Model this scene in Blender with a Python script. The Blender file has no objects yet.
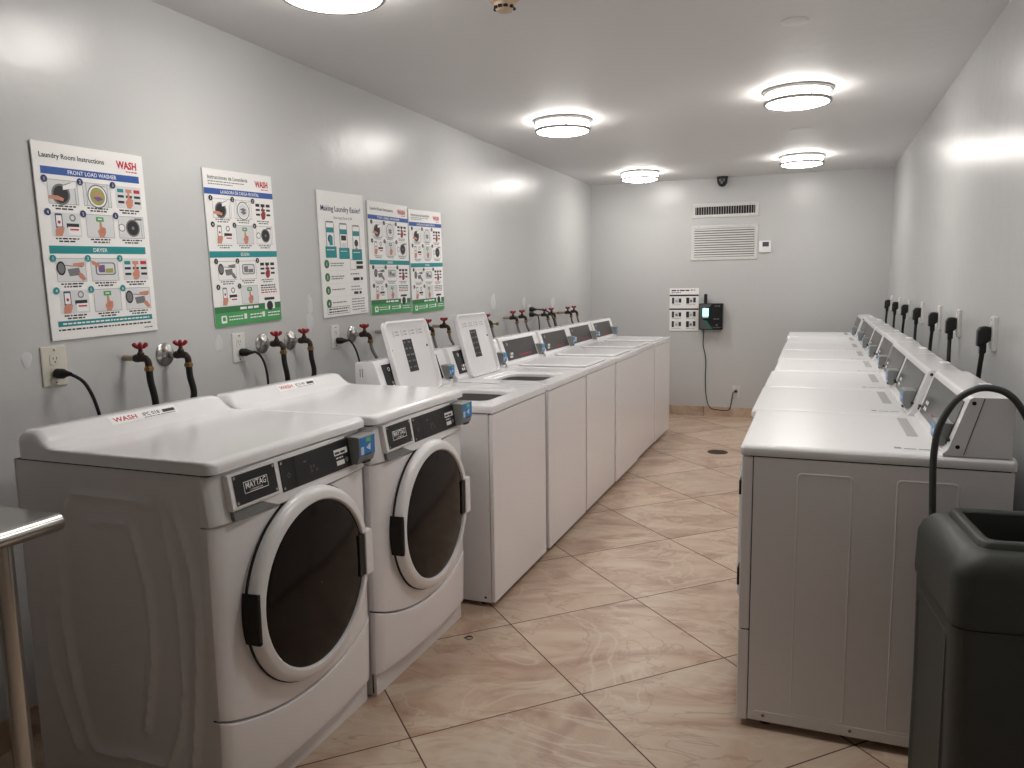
import bpy, bmesh, math, random
from mathutils import Vector, Matrix
random.seed(7)
scene = bpy.context.scene
COL = scene.collection
PI = math.pi

# ------------------------------------------------------------------ room constants
W, D, H = 2.859, 8.017, 2.384
YB = -1.3                      # wall behind the camera

# ------------------------------------------------------------------ materials
def lin(c):
    c = c / 255.0
    return c / 12.92 if c <= 0.04045 else ((c + 0.055) / 1.055) ** 2.4
def rgb(c):
    return (lin(c[0]), lin(c[1]), lin(c[2]), 1.0)

def mat(name, col, rough=0.5, metal=0.0, spec=0.5, var=0.04, vscale=30.0, bump=0.0, bscale=200.0, emit=None, estr=0.0, coat=0.0):
    m = bpy.data.materials.new(name)
    m.use_nodes = True
    nt = m.node_tree
    b = nt.nodes['Principled BSDF']
    b.inputs['Roughness'].default_value = rough
    b.inputs['Metallic'].default_value = metal
    b.inputs['Specular IOR Level'].default_value = spec
    b.inputs['Coat Weight'].default_value = coat
    c = rgb(col)
    tc = nt.nodes.new('ShaderNodeTexCoord')
    nz = nt.nodes.new('ShaderNodeTexNoise')
    nz.inputs['Scale'].default_value = vscale
    nz.inputs['Detail'].default_value = 3
    nt.links.new(tc.outputs['Object'], nz.inputs['Vector'])
    mx = nt.nodes.new('ShaderNodeMix')
    mx.data_type = 'RGBA'
    mx.inputs['A'].default_value = tuple(x * (1 - var) for x in c[:3]) + (1,)
    mx.inputs['B'].default_value = tuple(min(1, x * (1 + var)) for x in c[:3]) + (1,)
    nt.links.new(nz.outputs['Fac'], mx.inputs['Factor'])
    nt.links.new(mx.outputs['Result'], b.inputs['Base Color'])
    if bump:
        n2 = nt.nodes.new('ShaderNodeTexNoise')
        n2.inputs['Scale'].default_value = bscale
        n2.inputs['Detail'].default_value = 4
        nt.links.new(tc.outputs['Object'], n2.inputs['Vector'])
        bp = nt.nodes.new('ShaderNodeBump')
        bp.inputs['Strength'].default_value = bump
        bp.inputs['Distance'].default_value = 0.004
        nt.links.new(n2.outputs['Fac'], bp.inputs['Height'])
        nt.links.new(bp.outputs['Normal'], b.inputs['Normal'])
    if emit:
        b.inputs['Emission Color'].default_value = rgb(emit)
        b.inputs['Emission Strength'].default_value = estr
    return m

M = {}
M['enamel'] = mat('white_enamel', (242, 241, 243), 0.14, var=0.015)
M['enamel_side'] = mat('white_enamel_satin', (234, 231, 232), 0.3, var=0.015)
M['enamel_front'] = mat('white_enamel_front', (242, 239, 241), 0.2, var=0.015)
M['plastic_white'] = mat('white_plastic', (240, 239, 240), 0.3, var=0.02)
M['plastic_grey'] = mat('grey_plastic', (132, 134, 133), 0.4)
M['grey_pocket'] = mat('grey_pocket_plastic', (120, 122, 120), 0.5)
M['black_gloss'] = mat('black_gloss_panel', (20, 20, 21), 0.22)
M['black_satin'] = mat('black_satin', (24, 24, 25), 0.45)
M['charcoal'] = mat('charcoal_control_panel', (58, 57, 58), 0.3)
M['panel_grey'] = mat('grey_control_panel', (72, 72, 72), 0.25)
M['glass'] = mat('dark_door_glass', (22, 15, 14), 0.10, spec=0.16)
M['seam'] = mat('dark_seam', (30, 27, 27), 0.8)
M['rubber'] = mat('black_rubber', (16, 16, 17), 0.5)
M['cord_grey'] = mat('grey_cord', (62, 63, 62), 0.45)
M['blue'] = mat('reader_blue', (30, 124, 200), 0.35)
M['blue_lt'] = mat('reader_icon_pale', (206, 224, 236), 0.4)
M['green_lt'] = mat('reader_icon_green', (110, 200, 90), 0.4)
M['print_white'] = mat('printed_white', (246, 246, 246), 0.45)
M['print_grey'] = mat('printed_grey', (120, 120, 122), 0.5)
M['print_pale'] = mat('printed_pale_grey', (222, 224, 226), 0.5)
M['print_black'] = mat('printed_black', (34, 32, 36), 0.5)
M['print_red'] = mat('printed_red', (196, 36, 58), 0.5)
M['print_redd'] = mat('printed_dark_red', (150, 40, 46), 0.45)
M['print_blue'] = mat('printed_blue', (42, 88, 166), 0.5)
M['print_teal'] = mat('printed_teal', (22, 142, 146), 0.5)
M['print_green'] = mat('printed_green', (74, 162, 96), 0.5)
M['print_dgreen'] = mat('printed_dark_green', (52, 120, 74), 0.5)
M['print_navy'] = mat('printed_navy', (44, 52, 104), 0.5)
M['print_skin'] = mat('printed_skin', (206, 140, 118), 0.5)
M['print_skin2'] = mat('printed_skin_outline', (168, 96, 82), 0.5)
M['print_purple'] = mat('printed_purple', (120, 92, 140), 0.5)
M['print_olive'] = mat('printed_olive', (160, 162, 90), 0.5)
M['board'] = mat('poster_board', (246, 245, 244), 0.4, var=0.01)
M['outlet'] = mat('ivory_outlet', (214, 210, 196), 0.4)
M['outlet_w'] = mat('white_outlet', (222, 221, 218), 0.4)
M['brass'] = mat('brass', (150, 118, 74), 0.35, metal=0.9)
M['bronze'] = mat('dark_bronze', (50, 36, 32), 0.5, metal=0.3)
M['chrome'] = mat('chrome', (180, 178, 175), 0.26, metal=1.0)
M['copper'] = mat('old_painted_pipe', (176, 158, 142), 0.5, metal=0.2)
M['steel'] = mat('brushed_steel', (205, 203, 199), 0.22, metal=1.0, vscale=60)
M['braid'] = mat('braided_hose', (136, 134, 132), 0.4, metal=0.5, var=0.35, vscale=400)
M['red_handle'] = mat('red_handle', (150, 22, 36), 0.4)
M['nickel'] = mat('brushed_nickel', (160, 158, 154), 0.35, metal=0.9)
M['lamp'] = mat('lamp_diffuser', (240, 240, 236), 0.5, emit=(255, 250, 244), estr=11.0)
M['can'] = mat('charcoal_bin_plastic', (64, 67, 64), 0.42, bump=0.25, bscale=500)
M['can_in'] = mat('bin_liner_black', (12, 12, 13), 0.6)
M['screen'] = mat('cyan_screen', (90, 180, 190), 0.3, emit=(150, 240, 245), estr=0.9)
M['kiosk'] = mat('kiosk_black', (16, 20, 22), 0.25)
M['kiosk_grey'] = mat('kiosk_grey', (84, 86, 86), 0.4)
M['kiosk_green'] = mat('kiosk_green', (44, 104, 92), 0.4)
M['vent'] = mat('vent_white', (214, 214, 213), 0.4)
M['vent_dark'] = mat('vent_dark', (34, 33, 33), 0.8)
M['vent_mid'] = mat('vent_shadow_grey', (92, 90, 88), 0.8)
M['tan'] = mat('tan_plastic', (196, 172, 146), 0.45)
M['drain'] = mat('drain_metal', (84, 66, 50), 0.5, metal=0.6)
M['plaster'] = mat('patch_plaster', (208, 209, 210), 0.6)
M['enamel_matte'] = mat('white_dryer_top', (240, 240, 241), 0.3, var=0.015)
M['label_grey'] = mat('label_grey', (182, 183, 182), 0.5)
M['lcd'] = mat('thermostat_display', (74, 74, 80), 0.3)

def node_group_math(nt, op, a, b=None, c=None):
    n = nt.nodes.new('ShaderNodeMath')
    n.operation = op
    for i, x in enumerate((a, b, c)):
        if x is None:
            continue
        if isinstance(x, (int, float)):
            n.inputs[i].default_value = x
        else:
            nt.links.new(x, n.inputs[i])
    return n.outputs[0]

def wall_material(name, col, rough):
    m = mat(name, col, rough, var=0.03, vscale=1.3)
    nt = m.node_tree
    b = nt.nodes['Principled BSDF']
    tc = nt.nodes.new('ShaderNodeTexCoord')
    n1 = nt.nodes.new('ShaderNodeTexNoise'); n1.inputs['Scale'].default_value = 9; n1.inputs['Detail'].default_value = 5
    n2 = nt.nodes.new('ShaderNodeTexNoise'); n2.inputs['Scale'].default_value = 260; n2.inputs['Detail'].default_value = 3
    nt.links.new(tc.outputs['Object'], n1.inputs['Vector']); nt.links.new(tc.outputs['Object'], n2.inputs['Vector'])
    h = node_group_math(nt, 'ADD', node_group_math(nt, 'MULTIPLY', n1.outputs['Fac'], 1.0), node_group_math(nt, 'MULTIPLY', n2.outputs['Fac'], 0.10))
    bp = nt.nodes.new('ShaderNodeBump'); bp.inputs['Strength'].default_value = 0.22; bp.inputs['Distance'].default_value = 0.01
    nt.links.new(h, bp.inputs['Height']); nt.links.new(bp.outputs['Normal'], b.inputs['Normal'])
    return m
M['wall'] = wall_material('wall_semigloss_paint', (200, 201, 201), 0.27)
M['ceiling'] = wall_material('ceiling_paint', (220, 219, 219), 0.6)

def tile_material(name, ox, oy, size, tint=1.0, flat=False):
    """Diagonal marble-look porcelain tile with thin dark joints."""
    m = bpy.data.materials.new(name); m.use_nodes = True
    nt = m.node_tree; L = nt.links
    b = nt.nodes['Principled BSDF']; b.inputs['Specular IOR Level'].default_value = 0.32
    geo = nt.nodes.new('ShaderNodeNewGeometry')
    sep = nt.nodes.new('ShaderNodeSeparateXYZ'); L.new(geo.outputs['Position'], sep.inputs[0])
    X, Y, Z = sep.outputs
    mth = lambda *a: node_group_math(nt, *a)
    if flat:      # upright skirting: joints every tile width along the wall
        a = mth('DIVIDE', mth('SUBTRACT', mth('ADD', X, Y), ox), size)
        bb = mth('ADD', mth('MULTIPLY', Z, 0.2), 0.3)
    else:
        px = mth('SUBTRACT', X, ox); py = mth('SUBTRACT', Y, oy)
        k = 1 / math.sqrt(2) / size
        a = mth('MULTIPLY', mth('ADD', px, py), k)
        bb = mth('MULTIPLY', mth('SUBTRACT', py, px), k)
    fa, fb = mth('FLOOR', a), mth('FLOOR', bb)
    ra, rb = mth('SUBTRACT', a, fa), mth('SUBTRACT', bb, fb)
    ea = mth('MINIMUM', ra, mth('SUBTRACT', 1.0, ra)); eb = mth('MINIMUM', rb, mth('SUBTRACT', 1.0, rb))
    e = mth('MINIMUM', ea, eb)
    grout = mth('LESS_THAN', e, 0.0042)
    cmb = nt.nodes.new('ShaderNodeCombineXYZ'); L.new(fa, cmb.inputs[0]); L.new(fb, cmb.inputs[1])
    wn = nt.nodes.new('ShaderNodeTexWhiteNoise'); wn.noise_dimensions = '3D'; L.new(cmb.outputs[0], wn.inputs['Vector'])
    # vein coordinates: along the tile diagonal, shifted per tile
    sc = nt.nodes.new('ShaderNodeCombineXYZ')
    L.new(mth('MULTIPLY', mth('ADD', X, mth('MULTIPLY', Y, 0.35)), 0.85), sc.inputs[0])
    L.new(mth('MULTIPLY', mth('SUBTRACT', Y, mth('MULTIPLY', X, 0.35)), 1.5), sc.inputs[1]); L.new(Z, sc.inputs[2])
    vm = nt.nodes.new('ShaderNodeVectorMath'); vm.operation = 'MULTIPLY_ADD'
    L.new(wn.outputs['Color'], vm.inputs[0]); vm.inputs[1].default_value = (13, 17, 11); L.new(sc.outputs[0], vm.inputs[2])
    n1 = nt.nodes.new('ShaderNodeTexNoise'); n1.inputs['Scale'].default_value = 1.9; n1.inputs['Detail'].default_value = 7; n1.inputs['Roughness'].default_value = 0.6; n1.inputs['Distortion'].default_value = 1.6
    L.new(vm.outputs[0], n1.inputs['Vector'])
    r1 = nt.nodes.new('ShaderNodeValToRGB'); cr = r1.color_ramp
    stops = [(0.25, (150, 120, 101)), (0.40, (183, 154, 133)), (0.51, (200, 176, 155)), (0.62, (207, 189, 169)), (0.79, (188, 166, 144))]
    cr.elements[0].position, cr.elements[0].color = stops[0][0], rgb(stops[0][1])
    cr.elements[1].position, cr.elements[1].color = stops[-1][0], rgb(stops[-1][1])
    for p, c in stops[1:-1]:
        el = cr.elements.new(p); el.color = rgb(c)
    L.new(n1.outputs['Fac'], r1.inputs['Fac'])
    # thin rusty veins
    n2 = nt.nodes.new('ShaderNodeTexNoise'); n2.inputs['Scale'].default_value = 1.5; n2.inputs['Detail'].default_value = 5; n2.inputs['Distortion'].default_value = 2.2
    L.new(vm.outputs[0], n2.inputs['Vector'])
    vein = mth('SUBTRACT', 1.0, mth('MULTIPLY', mth('ABSOLUTE', mth('SUBTRACT', n2.outputs['Fac'], 0.47)), 70.0))
    vein = mth('MULTIPLY', mth('MAXIMUM', vein, 0.0), mth('MULTIPLY', n1.outputs['Fac'], 0.75))
    mx = nt.nodes.new('ShaderNodeMix'); mx.data_type = 'RGBA'
    L.new(vein, mx.inputs['Factor']); L.new(r1.outputs['Color'], mx.inputs['A']); mx.inputs['B'].default_value = rgb((146, 112, 92))
    # pale veins
    vein2 = mth('SUBTRACT', 1.0, mth('MULTIPLY', mth('ABSOLUTE', mth('SUBTRACT', n2.outputs['Fac'], 0.56)), 40.0))
    vein2 = mth('MULTIPLY', mth('MAXIMUM', vein2, 0.0), 0.55)
    m2 = nt.nodes.new('ShaderNodeMix'); m2.data_type = 'RGBA'
    L.new(vein2, m2.inputs['Factor']); L.new(mx.outputs['Result'], m2.inputs['A']); m2.inputs['B'].default_value = rgb((214, 200, 182))
    # per-tile tone
    hv = nt.nodes.new('ShaderNodeHueSaturation')
    L.new(mth('ADD', mth('MULTIPLY', wn.outputs['Value'], 0.12), 0.94 * tint), hv.inputs['Value']); hv.inputs['Saturation'].default_value = 1.0
    L.new(m2.outputs['Result'], hv.inputs['Color'])
    m3 = nt.nodes.new('ShaderNodeMix'); m3.data_type = 'RGBA'
    L.new(grout, m3.inputs['Factor']); L.new(hv.outputs['Color'], m3.inputs['A']); m3.inputs['B'].default_value = rgb((92, 70, 56))
    L.new(m3.outputs['Result'], b.inputs['Base Color'])
    L.new(mth('ADD', mth('MULTIPLY', grout, 0.5), mth('ADD', 0.24, mth('MULTIPLY', n1.outputs['Fac'], 0.14))), b.inputs['Roughness'])
    bp = nt.nodes.new('ShaderNodeBump'); bp.inputs['Strength'].default_value = 0.4; bp.inputs['Distance'].default_value = 0.002
    L.new(mth('SUBTRACT', 1.0, grout), bp.inputs['Height']); L.new(bp.outputs['Normal'], b.inputs['Normal'])
    return m
M['tile'] = tile_material('diagonal_marble_tile', 1.535, 2.345, 0.5945)
M['tile_base'] = tile_material('marble_skirting_tile', 9.2, 0.0, 0.60, 0.93, True)

# ------------------------------------------------------------------ mesh builder
def spline(pts, n=8):
    P = [Vector(p) for p in pts]
    P = [P[0] * 2 - P[1]] + P + [P[-1] * 2 - P[-2]]
    out = []
    for i in range(1, len(P) - 2):
        a, b, c, d = P[i - 1:i + 3]
        for k in range(n):
            t = k / n
            out.append(0.5 * ((2 * b) + (c - a) * t + (2 * a - 5 * b + 4 * c - d) * t * t + (3 * b - a - 3 * c + d) * t ** 3))
    out.append(P[-2])
    return out

def rrect(u0, u1, v0, v1, r, k=5):
    r = max(1e-5, min(r, (u1 - u0) / 2 - 1e-5, (v1 - v0) / 2 - 1e-5))
    pts = []
    for cu, cv, a0 in ((u1 - r, v1 - r, 0), (u0 + r, v1 - r, 90), (u0 + r, v0 + r, 180), (u1 - r, v0 + r, 270)):
        for i in range(k + 1):
            a = math.radians(a0 + 90 * i / k)
            pts.append((cu + r * math.cos(a), cv + r * math.sin(a)))
    return pts

class MB:
    def __init__(s, off=(0, 0, 0)):
        s.v, s.f, s.m, s.mats = [], [], [], []
        s.off = Vector(off)
    def mi(s, m):
        m = M[m] if isinstance(m, str) else m
        if m not in s.mats:
            s.mats.append(m)
        return s.mats.index(m)
    def add(s, verts, faces, m):
        o = len(s.v); k = s.mi(m)
        s.v += [Vector(v) for v in verts]
        for f in faces:
            s.f.append([o + i for i in f]); s.m.append(k)
        return s
    def box(s, x0, x1, y0, y1, z0, z1, m, bev=0.0, seg=2):
        bm = bmesh.new()
        bmesh.ops.create_cube(bm, size=1)
        for v in bm.verts:
            v.co = Vector(((x0 + x1) / 2 + v.co.x * (x1 - x0), (y0 + y1) / 2 + v.co.y * (y1 - y0), (z0 + z1) / 2 + v.co.z * (z1 - z0)))
        if bev:
            bmesh.ops.bevel(bm, geom=list(bm.edges), offset=bev, segments=seg, profile=0.5, affect='EDGES')
        bm.verts.index_update()
        s.add([v.co.copy() for v in bm.verts], [[v.index for v in f.verts] for f in bm.faces], m)
        bm.free(); return s
    def loft(s, loops, m, cap0=True, cap1=True, closed=True):
        n = len(loops[0]); vs = [p for l in loops for p in l]; fs = []
        for i in range(len(loops) - 1):
            for j in range(n if closed else n - 1):
                a, b = i * n + j, i * n + (j + 1) % n
                fs.append([a, b, b + n, a + n])
        if cap0: fs.append(list(range(n))[::-1])
        if cap1: fs.append([(len(loops) - 1) * n + j for j in range(n)])
        return s.add(vs, fs, m)
    def prism(s, prof, axis, a0, a1, m, bev=0.0):
        """profile of 2D points extruded along an axis ('x': (y,z), 'y': (x,z), 'z': (x,y))"""
        def P(p, a):
            return {'x': (a, p[0], p[1]), 'y': (p[0], a, p[1]), 'z': (p[0], p[1], a)}[axis]
        bm = bmesh.new()
        A = [bm.verts.new(P(p, a0)) for p in prof]; B = [bm.verts.new(P(p, a1)) for p in prof]
        n = len(prof)
        bm.faces.new(A); bm.faces.new(B[::-1])
        for j in range(n):
            bm.faces.new([A[j], B[j], B[(j + 1) % n], A[(j + 1) % n]])
        bmesh.ops.recalc_face_normals(bm, faces=list(bm.faces))
        if bev:
            bmesh.ops.bevel(bm, geom=list(bm.edges), offset=bev, segments=2, profile=0.5, affect='EDGES')
        bm.verts.index_update()
        s.add([v.co.copy() for v in bm.verts], [[v.index for v in f.verts] for f in bm.faces], m)
        bm.free(); return s
    def tube(s, pts, r, m, n=10, caps=True):
        P = [Vector(p) for p in pts]; loops = []
        R = r if isinstance(r, (list, tuple)) else [r] * len(P)
        t = (P[1] - P[0]).normalized()
        up = Vector((0, 0, 1)) if abs(t.z) < 0.9 else Vector((1, 0, 0))
        u = t.cross(up).normalized()
        for i, p in enumerate(P):
            t = (P[min(i + 1, len(P) - 1)] - P[max(i - 1, 0)])
            if t.length < 1e-9: t = Vector((0, 0, 1))
            t.normalize()
            u = (u - t * u.dot(t)).normalized(); w = t.cross(u)
            loops.append([p + (u * math.cos(2 * PI * k / n) + w * math.sin(2 * PI * k / n)) * R[i] for k in range(n)])
        return s.loft(loops, m, caps, caps)
    def cyl(s, a, b, r, m, n=16):
        return s.tube([a, b], r, m, n)
    def lathe(s, prof, o, ax, m, n=32, cap0=False, cap1=False):
        """prof: (radius, height along ax) from origin o"""
        o = Vector(o); ax = Vector(ax).normalized()
        h = Vector((0, 0, 1)) if abs(ax.z) < 0.9 else Vector((1, 0, 0))
        u = ax.cross(h).normalized(); w = ax.cross(u)
        loops = [[o + ax * z + (u * math.cos(2 * PI * k / n) + w * math.sin(2 * PI * k / n)) * max(r, 1e-5) for k in range(n)] for r, z in prof]
        return s.loft(loops, m, cap0, cap1)
    def build(s, name, parent=None, loc=None, sharp=35, kind=None, wn=True):
        me = bpy.data.meshes.new(name)
        me.from_pydata([v - s.off for v in s.v], [], s.f)
        for m in s.mats: me.materials.append(m)
        me.polygons.foreach_set('material_index', s.m)
        bm = bmesh.new(); bm.from_mesh(me)
        bmesh.ops.recalc_face_normals(bm, faces=list(bm.faces))
        bm.to_mesh(me); bm.free()
        me.polygons.foreach_set('use_smooth', [True] * len(me.polygons))
        me.set_sharp_from_angle(angle=math.radians(sharp))
        me.update()
        o = bpy.data.objects.new(name, me); COL.objects.link(o)
        if wn and len(me.polygons) > 4:
            md = o.modifiers.new('weighted_normals', 'WEIGHTED_NORMAL'); md.keep_sharp = True; md.weight = 50
        if parent is not None: o.parent = parent
        if loc is not None: o.location = loc
        if kind: o['kind'] = kind
        return o

# flat printed graphics on a plane
_txt = {}
def text_mesh(st, bold=0.0, shear=0.0):
    key = (st, bold, shear)
    if key not in _txt:
        cu = bpy.data.curves.new('lettering', 'FONT'); cu.body = st; cu.resolution_u = 2
        cu.offset = bold; cu.shear = shear; cu.fill_mode = 'FRONT' if hasattr(cu, 'fill_mode') else cu.fill_mode
        ob = bpy.data.objects.new('lettering', cu); COL.objects.link(ob)
        dg = bpy.context.evaluated_depsgraph_get(); dg.update()
        me = bpy.data.meshes.new_from_object(ob.evaluated_get(dg))
        vs = [(v.co.x, v.co.y) for v in me.vertices]; fs = [list(p.vertices) for p in me.polygons]
        bpy.data.objects.remove(ob); bpy.data.curves.remove(cu); bpy.data.meshes.remove(me)
        _txt[key] = (vs, fs)
    return _txt[key]

class Plane:
    """u runs right, v runs down from the top-left corner o; n faces the viewer."""
    LAY = 0.00022
    def __init__(s, o, eu, ev, n): s.o, s.eu, s.ev, s.n = Vector(o), Vector(eu), Vector(ev), Vector(n)
    def p(s, u, v, l=0): return s.o + s.eu * u + s.ev * v + s.n * (l * s.LAY)
    def rect(s, mb, u0, v0, u1, v1, m, l=1): mb.add([s.p(u0, v1, l), s.p(u1, v1, l), s.p(u1, v0, l), s.p(u0, v0, l)], [[0, 1, 2, 3]], m)
    def poly(s, mb, pts, m, l=1): mb.add([s.p(u, v, l) for u, v in pts], [list(range(len(pts)))], m)
    def circ(s, mb, u, v, r, m, l=1, n=18, rv=None):
        rv = rv or r
        s.poly(mb, [(u + r * math.cos(2 * PI * k / n), v + rv * math.sin(2 * PI * k / n)) for k in range(n)], m, l)
    def ring(s, mb, u, v, r0, r1, m, l=1, n=20):
        A = [s.p(u + r0 * math.cos(2 * PI * k / n), v + r0 * math.sin(2 * PI * k / n), l) for k in range(n)]
        B = [s.p(u + r1 * math.cos(2 * PI * k / n), v + r1 * math.sin(2 * PI * k / n), l) for k in range(n)]
        mb.add(A + B, [[k, (k + 1) % n, n + (k + 1) % n, n + k] for k in range(n)], m)
    def frame(s, mb, u0, v0, u1, v1, t, m, l=1):
        s.rect(mb, u0, v0, u1, v0 + t, m, l); s.rect(mb, u0, v1 - t, u1, v1, m, l)
        s.rect(mb, u0, v0, u0 + t, v1, m, l); s.rect(mb, u1 - t, v0, u1, v1, m, l)
    def line(s, mb, u0, v0, u1, v1, t, m, l=1):
        d = Vector((u1 - u0, v1 - v0)); k = Vector((-d.y, d.x)).normalized() * t / 2
        s.poly(mb, [(u0 + k.x, v0 + k.y), (u1 + k.x, v1 + k.y), (u1 - k.x, v1 - k.y), (u0 - k.x, v0 - k.y)], m, l)
    def text(s, mb, st, u, v, h, m, l=2, w=None, align='L', bold=0.0, shear=0.0):
        """baseline at v; h = cap height; w = fitted width"""
        vs, fs = text_mesh(st, bold, shear)
        if not vs: return
        x0 = min(a[0] for a in vs); x1 = max(a[0] for a in vs)
        k = h / 0.69
        kx = (w / (x1 - x0)) if w else k
        wid = (x1 - x0) * kx
        u0 = u - (wid if align == 'R' else wid / 2 if align == 'C' else 0)
        mb.add([s.p(u0 + (a - x0) * kx, v - b * k, l) for a, b in vs], fs, m)
    def words(s, mb, u0, u1, v, h, m, l=2, rnd=None, align='L'):
        """a line of print too small to read in the photograph"""
        rnd = rnd or random
        u = u0
        while u < u1 - h:
            w = min(h * rnd.choice((1.5, 2.2, 3.0, 4.0)), u1 - u)
            s.rect(mb, u, v - h, u + w, v, m, l); u += w + h * 0.75

# ------------------------------------------------------------------ object helpers
def tag(o, label=None, cat=None, group=None, kind=None):
    if label: o['label'] = label
    if cat: o['category'] = cat
    if group: o['group'] = group
    if kind: o['kind'] = kind
    return o
def thing(name, label, cat, loc, group=None, rz=0.0):
    o = bpy.data.objects.new(name, None); COL.objects.link(o)
    o.location = loc; o.rotation_euler = (0, 0, rz); o.empty_display_size = 0.1
    return tag(o, label, cat, group)
def dup(r, loc, label, group=None):
    c = r.copy(); COL.objects.link(c); c.location = loc; c['label'] = label
    if group: c['group'] = group
    for ch in list(r.children):
        d = ch.copy(); COL.objects.link(d); d.parent = c
        for g in list(ch.children):
            e = g.copy(); COL.objects.link(e); e.parent = d
    return c
def lay(*pts): return [Vector(p) for p in pts]

# ------------------------------------------------------------------ the room shell
T = 0.12
MB().box(-T, W + T, YB - T, D + T, -0.1, 0, 'tile').build('floor', kind='structure')
MB().box(-T, W + T, YB - T, D + T, H, H + 0.1, 'ceiling').build('ceiling', kind='structure')
lw = MB().box(-T, 0, YB - T, D + T, 0, H, 'wall')
lw.build('wall_left', kind='structure')
MB().box(W, W + T, YB - T, D + T, 0, H, 'wall').build('wall_right', kind='structure')
MB().box(0, W, D, D + T, 0, H, 'wall').build('wall_back', kind='structure')
MB().box(0, W, YB - T, YB, 0, H, 'wall').build('wall_front', kind='structure')
BH = 0.098
MB().box(0, 0.012, YB, D, 0, BH, 'tile_base', 0.002).build('baseboard_left', kind='structure')
MB().box(W - 0.012, W, YB, D, 0, BH, 'tile_base', 0.002).build('baseboard_right', kind='structure')
MB().box(0.012, W - 0.012, D - 0.012, D, 0, BH, 'tile_base', 0.002).build('baseboard_back', kind='structure')
MB().box(0.012, W - 0.012, YB, YB + 0.012, 0, BH, 'tile_base', 0.002).build('baseboard_front', kind='structure')

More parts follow.
